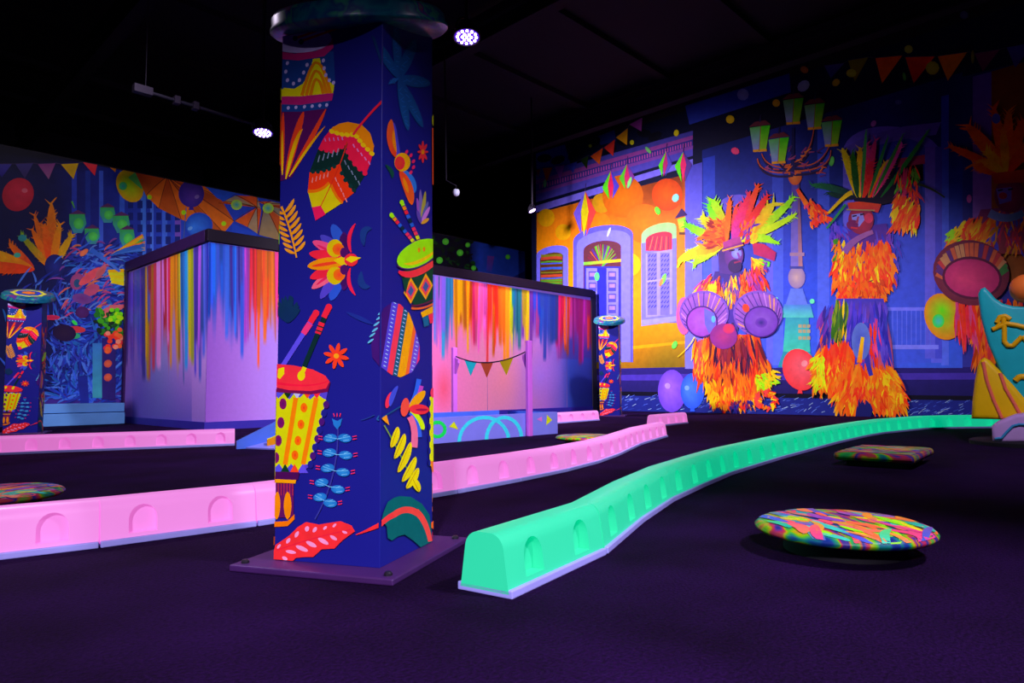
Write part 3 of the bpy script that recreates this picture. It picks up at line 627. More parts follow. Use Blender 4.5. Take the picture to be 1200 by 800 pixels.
# ------------------------------------------------------------------ left mural
PL = Painter((0, YW - .002, 0), (1, 0, 0), (0, 0, 1), (0, 1, 0), (-5.9, XEND - .02, 0.0, 4.04), wl, step=0.0012)
PL.begin('painted_night_street', 1)
def leftbg(x, y):
    c = lerp_keys([(-150, (16, 14, 60)), (60, (14, 18, 80)), (110, (26, 36, 140)), (200, (36, 64, 200)), (300, (30, 60, 190)), (500, (12, 14, 40)), (553, (10, 10, 30)), (560, (34, 64, 190)), (620, (30, 54, 170))], x)
    if x < 150: c = mixc((7, 7, 26), c, max(0, min(1, (y - 184) / 14)))
    return mixc(c, (40, 30, 150), .4 * max(0, min(1, (y - 420) / 60)))
PL.grid(-300, 700, lambda x: 110 + .21 * (x + 0), lambda x: 506 - .04 * x, 80, 30, leftbg)
for x0, x1, c in ((84, 90, (40, 60, 190)), (100, 106, (30, 50, 160)), (116, 121, (60, 90, 220)), (140, 146, (50, 90, 220)), (165, 171, (60, 110, 230)), (176, 180, (70, 110, 235)), (190, 196, (60, 100, 230)), (205, 212, (110, 70, 190))): PL.rect_(x0, 200, x1, 300, c)
for i in range(6):
    for k in range(5): PL.rect_(150 + i * 11, 235 + k * 14, 156 + i * 11, 244 + k * 14, (16, 30, 120))
for i in range(80):
    x, y = random.uniform(500, 556), random.uniform(278, 345); PL.ell(x, y, random.uniform(2, 7), random.uniform(1, 4), random.uniform(0, 180), random.choice(((8, 30, 14), (10, 16, 24), (14, 60, 20), (8, 8, 20))), n=7)
for (x, y, r) in ((522, 283, 4), (539, 296, 4), (515, 305, 4), (555, 314, 3), (548, 287, 3), (595, 301, 3)): PL.ell(x, y, r, r, 0, (70, 190, 50), (110, 230, 60), n=10)
PL.strip([(575, 300), (573, 318)], 8, 6, (110, 50, 160), (60, 60, 190)); PL.poly([(590, 330), (626, 312), (626, 320), (600, 336)], (26, 30, 110))
PL.poly([(40, 462), (150, 456), (150, 490), (40, 494)], (70, 40, 150), (60, 40, 140))
PL.end('printed blue night street behind the dancers')
flags(PL, [(-8, 192, 14, 192, 2, 208, (60, 50, 150)), (18, 192, 39, 191, 29, 209, (60, 50, 130)), (44, 192, 65, 191, 57, 210, (130, 50, 130)), (71, 192, 92, 191, 86, 210, (215, 165, 0)), (97, 190, 115, 188, 111, 206, (235, 50, 70)), (123, 191, 137, 194, 135, 202, (240, 140, 0))])
balloon(PL, 21, 228, 18, 20, (190, 24, 50), (215, 40, 70), rot=30, off=(6, -4), knot=False)
PL.begin('painted_balloon', 8); PL.ell(152, 218, 15, 20, -28, (210, 150, 0), (150, 220, 0), off=(-2, -4)); PL.poly([(158, 202), (168, 214), (166, 222), (150, 208)], (80, 190, 90)); PL.ell(144, 218, 5, 5, 0, (60, 190, 80), (40, 150, 160), n=10); PL.end()
def umbrella(pts, hub, ribs, c1, c2):
    PL.begin('painted_umbrella', 5); n = len(pts)
    for i in range(n - 1):
        PL.poly([hub, pts[i], pts[i + 1]], c1 if i % 2 else c2, mixc(c1 if i % 2 else c2, (255, 150, 30), .3))
    for i in range(n): PL.curve(hub, ((hub[0] + pts[i][0]) / 2, (hub[1] + pts[i][1]) / 2 - 3), pts[i], .8, .7, (90, 30, 10))
    PL.end()
umbrella([(157, 199), (171, 229), (186, 244), (212, 257), (244, 270), (262, 273), (274, 259), (258, 232), (236, 216), (219, 212)], (196, 207), 9, (215, 90, 10), (170, 56, 10))
umbrella([(256, 238), (262, 236), (276, 229), (301, 230), (306, 246), (302, 274), (290, 266), (275, 259)], (301, 243), 8, (150, 130, 120), (215, 70, 20))
umbrella([(301, 236), (318, 236), (336, 240), (352, 250), (356, 276), (330, 282), (303, 275)], (310, 240), 7, (130, 120, 110), (190, 70, 30))
PL.begin('painted_umbrella', 6)
for x, y in ((277, 240), (314, 244)): PL.ell(x, y, 6.5, 6, 0, (170, 210, 0), (40, 150, 170))
PL.poly([(240, 218), (276, 226), (262, 236), (254, 232)], (30, 80, 220)); PL.poly([(272, 262), (302, 274), (290, 290), (270, 275)], (30, 70, 210)); PL.end()
balloon(PL, 224, 227, 15, 16, (50, 26, 140), (90, 50, 170), off=(5, 3)); balloon(PL, 233, 264, 16, 15, (24, 70, 200), (50, 120, 240), off=(-8, 3), knot=False)
PL.begin('painted_string', 9); PL.strip([(218, 243), (214, 290)], 1, 1, (70, 90, 160))
for x, y in ((215, 249), (262, 262), (175, 231)): PL.ell(x, y, 3, 3, 0, (190, 200, 0), (120, 220, 0), n=8)
PL.end()
# green street lanterns
for (x, y, w, h) in ((91, 262, 10, 11), (108, 277, 9, 9), (126, 252, 9, 9), (142, 263, 10, 10), (149, 280, 9, 11)):
    PL.begin('painted_lantern', 6); PL.poly([(x - w, y - h), (x + w * .8, y - h), (x + w, y), (x + w * .5, y + h), (x - w * .5, y + h), (x - w, y)], (50, 170, 90), (60, 140, 170)); PL.ell(x + 1, y, w * .6, h * .6, 0, (70, 190, 80), (90, 210, 90), n=12)
    PL.poly([(x - w, y - h), (x, y - h - 5), (x + w, y - h)], (90, 40, 100)); PL.end()
# headdress of the dancer behind the column
PL.begin('painted_headdress', 7)
for (tip, w, c, c2, b) in (((60, 238), 12, (200, 60, 20), (240, 130, 10), 0), ((40, 252), 8, (210, 70, 20), (230, 110, 10), 0), ((48, 260), 8, (220, 90, 10), (200, 90, 20), 0), ((37, 268), 8, (220, 100, 10), ORA, 0), ((24, 275), 8, ORA, (120, 160, 20), 0), ((10, 285), 9, (210, 50, 40), ORA, 0), ((84, 275), 9, (230, 160, 0), (210, 150, 10), 0), ((52, 262), 10, RED, ORA, 0), ((70, 262), 9, ORA, (240, 140, 0), 0), ((0, 306), 12, ORA, YEL, 0), ((-4, 316), 9, RED, ORA, 0), ((-30, 290), 14, ORA, YEL, 0), ((-50, 310), 14, RED, ORA, 0)):
    PL.feather((60 if tip[0] > 20 else 40, 316), tip, w, c, c2, b, 8)
PL.ell(64, 312, 12, 14, 0, (20, 26, 100), (30, 40, 140)); PL.ell(26, 279, 5, 4, 0, (40, 140, 150)); PL.ell(20, 299, 4, 3, 0, (60, 170, 150)); PL.strip([(84, 236), (87, 244)], 2, 1, (90, 190, 40))
PL.end('orange feather headdress in the left mural')
# blue swirling dancer
PL.begin('painted_dancer', 7)
bl = [(24, 40, 150), (30, 60, 190), (20, 30, 120), (50, 90, 220), (40, 50, 170), (70, 110, 220), (30, 90, 180)]
for i in range(800):
    x, y = random.gauss(104, 26), random.uniform(292, 470)
    if x > 152 or (y < 330 and x < 70): continue
    a = math.atan2(y - 372, x - 104) + 1.57 + random.gauss(0, .5); l = random.uniform(10, 30)
    PL.curve((x, y), (x + l * math.cos(a) * .5 + random.uniform(-6, 6), y + l * .5 * math.sin(a) + random.uniform(-6, 6)), (x + l * math.cos(a), y + l * math.sin(a)), 1, .3, random.choice(bl), None, 2.4, n=5)
for i in range(90):
    x, y = random.uniform(72, 150), random.uniform(285, 375); a = random.uniform(2.2, 3.4) if i % 2 else random.uniform(-.9, .1); l = random.uniform(8, 20)
    PL.curve((x, y), (x + l * .5 * math.cos(a), y + l * .5 * math.sin(a) - 4), (x + l * math.cos(a), y + l * math.sin(a)), 1, .5, random.choice(((180, 60, 120), (200, 90, 90), (150, 50, 110), (210, 110, 60), (60, 110, 230), (90, 120, 210), (120, 60, 160))), None, 2.2, n=4)
for (x, y, rx, ry, a, c) in ((90, 330, 8, 10, 20, (150, 60, 120)), (90, 332, 4, 5, 0, (40, 80, 120)), (107, 340, 10, 6, -30, (190, 70, 110)), (96, 350, 12, 6, 10, (110, 60, 140)), (105, 324, 16, 5, -38, (230, 80, 90)), (98, 296, 6, 3, -40, (230, 110, 70)), (118, 318, 9, 4, -50, (200, 90, 110)), (60, 372, 10, 3, 0, (200, 40, 90)), (88, 386, 12, 4, 3, (200, 50, 60)), (84, 393, 10, 4, 5, (40, 160, 110)), (87, 378, 4, 2, 40, (60, 220, 80)), (75, 390, 14, 10, 10, (30, 10, 60)), (96, 366, 8, 7, 0, (70, 20, 90)), (132, 362, 14, 4, -15, (210, 90, 110)), (127, 368, 10, 3, -18, (230, 120, 90))): PL.ell(x, y, rx, ry, a, c, jit(c, 20), n=14)
for i in range(5): PL.strip([(126 + i, 318 + i * 3), (145, 317 + i * 4)], 3.5, 4, random.choice(((230, 200, 0), (240, 170, 0), (220, 210, 20))))
for i in range(120):
    x, y = random.gauss(88, 14), random.uniform(400, 455); PL.curve((x, y), (x + random.uniform(-8, 8), y + 8), (x + random.uniform(-12, 12), y + 16), 1, .5, random.choice(bl), None, 2.6, n=4)
PL.strip([(96, 440), (100, 482)], 12, 9, (26, 36, 140), (30, 40, 150)); PL.strip([(106, 292), (140, 318)], 6, 3, (40, 90, 200), (70, 110, 220))
for i in range(40):
    a = random.uniform(-.6, .3); PL.curve((128, 300), (145, 292), (150 + 20 * math.cos(a), 288 + 24 * math.sin(a)), 3, 1, random.choice(((40, 90, 190), (60, 110, 210), (240, 120, 20), (230, 170, 10), (90, 180, 60))), None, 4, n=4)
PL.end('printed dancer in swirling blue costume')
PL.begin('painted_flowers', 9)
PL.rect_(119, 396, 135, 468, (40, 26, 110)); PL.rect_(108, 402, 119, 466, (50, 110, 190), (60, 150, 170))
for y in (410, 426, 442):
    PL.ell(126, y, 5, 4.5, -30, (190, 70, 60), (220, 90, 60), n=10)
for i in range(60):
    x, y = random.uniform(112, 142), random.uniform(364, 392); PL.ell(x, y, random.uniform(2, 5), random.uniform(2, 4), random.uniform(0, 180), random.choice(((20, 70, 30), (14, 40, 30), (60, 160, 20), (30, 110, 30))), n=7)
for i in range(16): PL.ell(random.uniform(128, 142), random.uniform(362, 378), 3, 2.5, 0, random.choice(((120, 220, 10), (170, 220, 0), (80, 200, 10))), n=8)
for i in range(26): PL.ell(random.uniform(122, 142), random.uniform(386, 412), 3.2, 2.8, 0, random.choice(((240, 50, 30), (250, 90, 40), (220, 40, 60), (250, 130, 110))), n=8)
PL.end()

# ------------------------------------------------------------------ painted booth with dripping paint
booth = empty('painted_booth', (HX, HY, 0))
set_props(booth, 'tall lavender booth with rainbow paint dripping from its dark top trim', 'booth')
bi = Matrix.Translation((-HX, -HY, 0))
M_SKIRT = plain('violet_skirting', (48, 34, 160), .5)
M_BOARD = plain('booth_board', (120, 90, 190), .6)
def ramp_fn(keys, noise=1.0):
    return lambda x: lerp_keys(keys, x)
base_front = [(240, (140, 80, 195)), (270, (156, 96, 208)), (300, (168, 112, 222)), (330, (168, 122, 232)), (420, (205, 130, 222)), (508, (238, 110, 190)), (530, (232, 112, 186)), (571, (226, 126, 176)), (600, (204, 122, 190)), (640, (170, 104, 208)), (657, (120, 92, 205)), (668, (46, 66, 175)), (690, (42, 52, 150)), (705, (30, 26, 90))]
drip_front = [(245, 277, (36, 76, 205)), (277, 287, (70, 60, 190)), (287, 291, (190, 60, 200)), (291, 303, (235, 26, 50)), (303, 310, (240, 70, 10)), (310, 322, (250, 110, 0)), (322, 330, (235, 40, 130)), (330, 350, (230, 60, 190)), (350, 380, (60, 90, 220)), (380, 410, (240, 190, 0)), (410, 440, (250, 80, 10)), (440, 470, (235, 30, 90)), (470, 500, (60, 120, 200)), (500, 510, (130, 70, 200)), (510, 519, (150, 80, 220)), (519, 531, (30, 110, 180)), (531, 545, (245, 150, 0)), (545, 553, (252, 80, 5)), (553, 560, (245, 50, 110)), (560, 569, (252, 70, 160)), (569, 585, (240, 30, 10)), (585, 596, (252, 112, 0)), (596, 601, (220, 190, 10)), (601, 611, (20, 100, 120)), (611, 620, (215, 165, 0)), (620, 628, (110, 50, 170)), (628, 650, (30, 66, 180)), (650, 655, (200, 40, 140)), (655, 661, (215, 20, 50)), (661, 669, (235, 66, 10)), (669, 690, (180, 36, 130)), (690, 701, (190, 24, 40))]
drip_end = [(143, 150, (90, 60, 200)), (150, 158, (96, 70, 210)), (158, 168, (80, 80, 225)), (168, 175, (245, 180, 0)), (175, 184, (240, 70, 90)), (184, 192, (210, 110, 235)), (192, 200, (240, 40, 40)), (200, 208, (252, 130, 10)), (208, 211, (240, 210, 20)), (211, 220, (40, 110, 210)), (220, 228, (225, 215, 40)), (228, 232, (70, 60, 190)), (232, 236, (180, 90, 240)), (236, 247, (70, 90, 240))]
def drip_field(x0, x1, nx, drips, topf, botf, ny, basef, lmin, lmax, seed):
    r = np.random.default_rng(seed)
    xs = np.linspace(x0, x1, nx + 1); img = np.zeros((nx + 1, ny + 1, 3))
    tops = np.array([topf(x) for x in xs]); bots = np.array([botf(x) for x in xs]); tt = np.linspace(0, 1, ny + 1)
    for i, x in enumerate(xs):
        for j in range(ny + 1): img[i, j] = basef(x, tops[i] + (bots[i] - tops[i]) * tt[j])
    # soft first coat
    idx = np.zeros(nx + 1, int)
    for i, x in enumerate(xs):
        xx = x + r.normal(0, .8)
        for k, (a, b, c) in enumerate(drips):
            if a <= xx: idx[i] = k
    ln = np.interp(np.arange(nx + 1), np.arange(0, nx + 6, 5), r.uniform(lmin, lmax * .8, len(np.arange(0, nx + 6, 5))))
    for i in range(nx + 1):
        c = np.array(drips[idx[i]][2]) * r.uniform(.8, 1.08)
        w = np.clip((ln[i] + .16 - tt) / .30, 0, 1); w = w * w * (3 - 2 * w) * .92
        img[i] = img[i] * (1 - w[:, None]) + np.clip(c, 0, 255) * w[:, None]
    # separate runs
    span = (x1 - x0)
    for q in range(int(span * .55)):
        x = r.uniform(x0, x1); k = max([kk for kk, d in enumerate(drips) if d[0] <= x] or [0]); k = min(len(drips) - 1, max(0, k + (r.integers(-1, 2) if r.random() < .3 else 0)))
        c = np.clip(np.array(drips[k][2]) * r.uniform(.65, 1.25) + r.normal(0, 12, 3), 0, 255); w = r.uniform(1.2, 5.0); L = r.uniform(lmin * .6, lmax) * (1.0 if r.random() < .85 else 1.2); lean = r.normal(0, 1.6)
        for j, t in enumerate(tt):
            if t > L: break
            cx = x + lean * t; m = np.clip((w / 2 * (1 - .25 * t / L) + .35 - np.abs(xs - cx)) / .6, 0, 1) * np.clip((L - t) / .05, 0, 1) * .85
            img[:, j] = img[:, j] * (1 - m[:, None]) + c * m[:, None]
    def fn(x, y):
        i = min(nx, max(0, int(round((x - x0) / (x1 - x0) * nx)))); y0, y1 = topf(x), botf(x); j = min(ny, max(0, int(round((y - y0) / (y1 - y0) * ny))))
        return tuple(img[i, j])
    return fn
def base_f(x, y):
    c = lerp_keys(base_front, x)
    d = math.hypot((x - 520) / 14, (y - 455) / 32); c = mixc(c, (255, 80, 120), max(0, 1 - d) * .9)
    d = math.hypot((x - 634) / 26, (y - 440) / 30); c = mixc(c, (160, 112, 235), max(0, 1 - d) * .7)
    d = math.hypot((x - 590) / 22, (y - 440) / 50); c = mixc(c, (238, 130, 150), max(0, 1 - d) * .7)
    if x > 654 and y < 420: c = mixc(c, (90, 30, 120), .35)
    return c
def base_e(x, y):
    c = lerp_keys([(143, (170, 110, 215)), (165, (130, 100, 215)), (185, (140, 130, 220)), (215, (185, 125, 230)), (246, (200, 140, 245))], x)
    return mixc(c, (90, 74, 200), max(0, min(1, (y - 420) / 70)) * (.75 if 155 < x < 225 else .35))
for nm, P0, U, N, ulen, drips, bf, x0, x1, top, bot, seams, lm, sd in (
        ('front', (HX, HY, 0), (1, 0, 0), (0, 1, 0), HXE - HX, drip_front, base_f, 240, 701, lambda x: 281 + .1583 * (x - 245), lambda x: 496.5 - .0432 * (x - 240), [240, 330, 415, 492, 571, 664, 701], (.22, .62), 5),
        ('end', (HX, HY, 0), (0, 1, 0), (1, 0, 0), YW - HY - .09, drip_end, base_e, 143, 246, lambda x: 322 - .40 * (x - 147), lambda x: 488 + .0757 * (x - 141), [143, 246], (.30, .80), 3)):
    pr = Painter(P0, U, (0, 0, 1), N, (0, ulen, .10, HZ - .17), None, step=.0004, inv=bi, mat=M_DRIP)
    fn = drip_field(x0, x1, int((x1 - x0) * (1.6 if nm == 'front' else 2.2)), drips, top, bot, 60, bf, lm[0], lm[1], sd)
    for a, b in zip(seams, seams[1:]):
        ua, ub = sorted((pr.uv((a + .05, 420))[0], pr.uv((b - .05, 420))[0])); ua, ub = max(0, ua), min(ulen, ub)
        if nm == 'front': bd = box('wall_panel', ua + .002, ub - .002, 0, .05, .02, HZ - .02, M_BOARD, booth)
        else: bd = box('wall_panel', 0, .05, .05, ulen, .02, HZ - .02, M_BOARD, booth)
        pr.parent = bd; pr.rect = [(ua + .002, .10), (ub - .002, .10), (ub - .002, HZ - .17), (ua + .002, HZ - .17)]
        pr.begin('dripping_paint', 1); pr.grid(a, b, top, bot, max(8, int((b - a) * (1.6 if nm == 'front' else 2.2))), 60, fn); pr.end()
bl_ = YW - HY - .09; fl_ = HXE - HX
box('wall_panel', 0.05, fl_, bl_ - .05, bl_, .02, HZ - .02, M_BOARD, booth)
box('wall_panel', fl_ - .05, fl_, .05, bl_ - .05, .02, HZ - .02, M_BLACK, booth)
bm = bmesh.new(); box_bm(bm, -.03, fl_ + .03, -.03, .07, HZ - .16, HZ, .008); mesh_obj('top_trim', bm_mesh(bm, 'top_trim'), plain('black_gloss_trim', (20, 10, 28), .45, spec=.15), booth)
bm = bmesh.new(); box_bm(bm, -.035, .07, .07, bl_, HZ - .16, HZ, .008); mesh_obj('top_trim', bm_mesh(bm, 'top_trim'), M_TRIM, booth)
box('skirting', -.012, fl_, -.012, .0, 0, .10, M_SKIRT, booth); box('skirting', -.012, 0, 0, bl_, 0, .10, M_SKIRT, booth)
box('corner_post', fl_ - .02, fl_ + .13, -.02, .13, 0, HZ - .02, M_BLACK, booth)
box('corner_post', -.03, .05, bl_ - .08, bl_ + .0, 0, HZ - .16, M_TRIM, booth)
# ================================================================== DECORATED COLUMNS
S = 0.336; CA = math.radians(26.0); PLATE = 0.018; CH = 1.553; CAPZ = 1.616; TLT = .364
e1 = Vector((math.cos(CA), math.sin(CA), 0)); e2 = Vector((-e1.y, e1.x, 0))
c0 = Vector((1.09216, 1.55597, 0)); cc = c0 + (e1 + e2) * S / 2
col = empty('decorated_column', (cc.x, cc.y, 0), CA)
cinv = (Matrix.Translation((cc.x, cc.y, 0)) @ Matrix.Rotation(CA, 4, 'Z')).inverted()
M_NAVY = plain('navy_print', (22, 22, 132), .45, noise=.06, spec=.25)
shaft = box('shaft', -S / 2, S / 2, -S / 2, S / 2, PLATE, CH, M_NAVY, col, bev=.0012)
for v in shaft.data.vertices:
    if v.co.z > 1: v.co.z = CAPZ + v.co.x * TLT
plate = box('base_plate', -S / 2 - .085, S / 2 + .085, -S / 2 - .085, S / 2 + .085, 0, PLATE, plain('purple_steel_plate', (62, 26, 92), .5, metal=.1, noise=.25), col, bev=.004)
bolt_me = lathe_mesh('bolt', [(0, 0), (.011, 0), (.011, .006), (.007, .010), (0, .010)], 10)
for sx in (-1, 1):
    for sy in (-1, 1):
        b = mesh_obj('bolt', bolt_me, M_DARKMETAL, plate); b.location = (sx * (S / 2 + .055), sy * (S / 2 + .055), PLATE)
# --- front face (faces -e1) and side face (faces -e2)
PF = Painter(c0 - e1 * .0004, e2, (0, 0, 1), e1, (0.0012, S - .0012, PLATE + .002, CH), shaft, step=.0006, inv=cinv, mat=M_COLPAINT)
PS = Painter(c0 - e2 * .0004, e1, (0, 0, 1), e2, (0.0012, S - .0012, PLATE + .002, CH), shaft, step=.0006, inv=cinv, mat=M_COLPAINT)
LIL = (190, 165, 245); MAG = (190, 24, 120); DPUR = (84, 10, 90); NVY = (24, 60, 150); CRI = (250, 30, 60); HOT = (255, 60, 30); OR2 = (255, 130, 0); YL2 = (250, 215, 0)
PS.rect = [(.0012, PLATE + .002), (S - .0012, PLATE + .002), (S - .0012, CAPZ + TLT * .164), (.0012, CAPZ - TLT * .164)]
# conga drum
PF.begin('painted_conga_drum', 1)
PF.poly([(325, 66), (391, 60), (393, 98), (388, 112), (325, 116)], NVY)
PF.poly([(326, 108), (333, 103), (345, 104), (355, 98), (363, 84), (367, 69), (375, 68), (378, 82), (384, 94), (392, 100), (390, 112), (326, 114)], YL2)
for k, (w, yb) in enumerate(((17, 74), (12, 84), (7, 94))):
    PF.curve((371 - w, 112), (371 - w * .3, yb - 6), (372, yb), 4, 3, OR2); PF.curve((373 + w * .85, 110), (374 + w * .3, yb), (372, yb), 4, 3, OR2)
for x, y in ((337, 74), (335, 84), (337, 94), (344, 98), (351, 94), (356, 85), (360, 76), (379, 71), (380, 80), (382, 88), (386, 94), (391, 97)): PF.ell(x, y, 1.9, 2.5, 20, LIL, n=10)
PF.poly([(325, 60), (345, 63), (370, 60), (385, 52), (390, 44), (391, 56), (380, 66), (350, 71), (325, 69)], MAG)
PF.ell(352, 47, 37, 15, -3, LIL, mixc(LIL, (150, 120, 210), .3))
for a, b in (((346, 45), (382, 33)), ((354, 48), (405, 30))): PF.strip([a, b], 3, 2, HOT, (250, 60, 20))
PF.ell(346, 45, 3, 3.2, 0, (40, 10, 80), n=12); PF.ell(353, 49, 3.2, 3.4, 0, (40, 10, 80), n=12)
PF.poly([(325, 113), (352, 113), (391, 109), (389, 118), (352, 123), (325, 122)], MAG)
PF.poly([(325, 122), (352, 123), (387, 118), (384, 127), (352, 131), (325, 131)], NVY)
for x in (338, 347, 357, 366, 375, 383): PF.ell(x, 126.5 - (x - 338) * .075, 1.8, 2.2, 20, LIL, n=10)
PF.poly([(325, 131), (352, 131), (384, 127), (360, 175), (342, 208), (330, 212), (325, 212)], DPUR)
for a, m, b, w in (((356, 131), (346, 160), (335, 210), 9), ((382, 128), (362, 170), (339, 207), 6), ((332, 132), (331, 165), (331, 205), 5)): PF.curve(a, m, b, 2, 2, HOT, HOT, w, n=12); PF.curve((a[0] - 1, a[1] + 20), m, b, .5, 2, OR2, YL2, w * .5, n=12)
PF.end()
# rounded patterned leaf
PF.begin('painted_patterned_leaf', 1)
PF.poly([(386, 154), (390, 149), (398, 145), (408, 143), (424, 146), (434, 156), (438.6, 171), (437, 181), (426, 170), (416, 157), (400, 158)], (255, 130, 0))
PF.poly([(380, 161), (386, 154), (400, 158), (416, 157), (426, 170), (437, 181), (434, 192), (429, 204), (418, 196), (409, 184), (406, 172), (395, 177), (373, 175)], (255, 20, 70))
for x, y in ((389, 154), (395, 156), (401, 157.5), (407, 158), (413, 158), (418, 160), (422, 165), (426, 170), (431, 175), (436, 180)): PF.ell(x, y, 3.4, 2.6, 30, (240, 190, 0), n=10)
PF.poly([(373, 175), (395, 177), (408, 168), (406, 174), (410, 186), (420, 198), (428, 205), (421, 217), (416, 224), (404, 214), (399, 200), (399, 192), (385, 200), (363, 202)], (6, 40, 40))
for x, y in ((377, 174), (383, 176), (389, 177), (395, 176), (401, 172), (408, 178), (411, 185), (416, 192), (422, 198), (428, 203)): PF.ell(x, y, 3, 3, 0, (255, 20, 70), n=10)
PF.poly([(363, 202), (380, 200), (399, 192), (402, 205), (410, 218), (415, 226), (400, 238), (392, 228), (386, 214), (378, 222), (361, 224)], (255, 50, 10))
for x, y in ((367, 201), (373, 201), (380, 199.5), (386, 198), (392, 195), (401, 203), (405, 211), (411, 218), (415, 223)): PF.ell(x, y, 2.6, 2.8, 0, (6, 50, 52), n=8)
PF.poly([(361, 224), (376, 223), (386, 214), (392, 228), (401, 238), (381, 251), (376, 242), (366, 243)], (215, 190, 0)); PF.curve((361, 224), (376, 226), (386, 214), 4, 3, (255, 110, 0)); PF.curve((388, 216), (394, 232), (402, 238), 3, 3, (255, 110, 0))
PF.poly([(366, 243), (376, 241), (382, 251), (370, 258.5)], (255, 20, 90))
PF.curve((407, 166), (402, 190), (376, 242), 1.2, 1, (220, 40, 20)); PF.curve((414, 158), (430, 136), (449, 118), 2.4, 2.8, (255, 24, 60), n=12)
for i in range(5):
    PF.strip([(382 + i * 5, 166 - i * .4), (381 + i * 5, 162 - i * .4)], 1.3, 1, (200, 110, 200)); PF.strip([(373 + i * 5.5, 190 - i * 2), (375 + i * 5.5, 182 - i * 2)], 1.5, 1, (120, 130, 170)); PF.strip([(366 + i * 4.5, 214 - i * 1.6), (367 + i * 4.5, 208 - i * 1.6)], 1.5, 1, (240, 130, 130))
    PF.strip([(414 + i * 4.5, 169 + i * 5), (416 + i * 4.5, 173 + i * 5)], 1.5, 1.5, (220, 110, 190)); PF.strip([(404 + i * 4, 188 + i * 6), (406 + i * 4, 193 + i * 6)], 1.4, 1, (120, 130, 170)); PF.strip([(393 + i * 3, 208 + i * 6), (395 + i * 3, 213 + i * 6)], 1.4, 1.2, (250, 130, 140))
PF.end()
# golden fern
PF.begin('painted_fern', 1)
PF.curve((330, 242), (340, 262), (348, 302), 2.6, 1.8, (250, 150, 10), n=10)
for i in range(8):
    t = i / 7; x, y = 333 + 13 * t ** 1.2, 247 + 46 * t
    PF.petal((x + 1, y + 2), (x + 14 - abs(t - .5) * 4, y - 14 + t * 4), 4.2, (255, 140, 10), (240, 150, 40), .12); PF.petal((x, y + 4), (x - 12, y - 3 + t * 1), 3.8, (255, 140, 10), (240, 150, 40), -.1)
PF.end()
# open flower lying on its side
PF.begin('painted_flower', 1)
for a, b, w, c in (((403, 290), (390, 263), 13, (40, 80, 200)), ((400, 294), (376, 276), 11, (70, 60, 190)), ((402, 318), (388, 352), 13, (40, 80, 210)), ((398, 316), (376, 350), 11, (80, 60, 200)), ((408, 296), (403, 272), 10, (70, 10, 100)), ((408, 314), (403, 340), 10, (70, 10, 100))): PF.petal(a, b, w, c)
for cy_, w in ((289, 1), (327, -1)): PF.ell(403, 305 - w * 22, 5, 9, 0, (60, 10, 90), n=14)
for a, b, w, c in (((404, 300), (367, 283), 12, (250, 70, 130)), ((404, 310), (366, 338), 12, (250, 90, 130)), ((404, 303), (363, 297), 13, CRI), ((404, 308), (364, 326), 13, CRI), ((405, 306), (361, 312), 14, (255, 140, 0))): PF.petal(a, b, w, c)
PF.petal((398, 307), (366, 312), 4, HOT); PF.petal((392, 297), (372, 287), 3, (220, 30, 90)); PF.petal((392, 318), (371, 334), 3, (220, 30, 90))
PF.ell(393, 291, 9.5, 10.5, 0, (215, 180, 0), n=20); PF.ell(393, 323, 9.5, 10.5, 0, (215, 180, 0), n=20); PF.ell(397, 292, 7, 7, 0, (255, 110, 0), HOT, n=18); PF.ell(398, 322, 7, 7, 0, (255, 110, 0), HOT, n=18)
PF.poly([(391, 305), (405, 299), (409, 307), (405, 314)], (230, 190, 0)); PF.ell(404, 296, 5, 6, 0, (76, 10, 96), n=14); PF.ell(404, 316, 5, 6, 0, (76, 10, 96), n=14)
PF.ell(412, 304.5, 8, 7.5, 0, CRI, HOT); PF.poly([(405, 304), (411, 300), (424, 302), (412, 308)], (230, 200, 0))
PF.curve((417, 262), (405, 278), (412, 296), 2, 3, (250, 26, 70), None, 4.5); PF.curve((411, 314), (405, 332), (417, 346), 3, 2, (250, 26, 70), None, 4.5)
PF.curve((436, 268), (422, 266), (427, 288), 2, 2, (20, 50, 130), None, 8); PF.curve((424, 318), (420, 338), (434, 336), 2, 2, (20, 50, 130), None, 8); PF.end()
PF.begin('painted_dark_leaf', 1)
for i in range(16):
    a = random.uniform(-2.9, -.4); PF.petal((338, 378), (338 + 16 * math.cos(a), 376 + 30 * math.sin(a)), 5, (10, 40, 92), (10, 46, 84))
PF.petal((438, 380), (407, 366), 5, (24, 40, 140)); PF.end()
# drum sticks
for a, b, c1_, bands in (((331, 430), (372, 366), (90, 70, 230), (((364, 379), (356, 391), (240, 50, 120)), ((371, 367), (364, 378), CRI))), ((354, 437), (385, 362), (6, 40, 44), (((378, 378), (373, 391), (230, 30, 60)), ((386, 360), (380, 372), CRI)))):
    PF.begin('painted_drum_stick', 2); PF.strip([a, b], 5.2, 6.2, c1_)
    for p, q, c in bands: PF.strip([p, q], 7.4, 6.8, c)
    PF.ell(bands[1][0][0], bands[1][0][1], 4, 4, 0, CRI, n=14)
    if a[0] > 340:
        for k in range(2): PF.strip([(376.5 - k * 2, 382 + k * 5), (376 - k * 2, 383.5 + k * 5)], 7.4, 7.4, (6, 40, 44))
    PF.end()
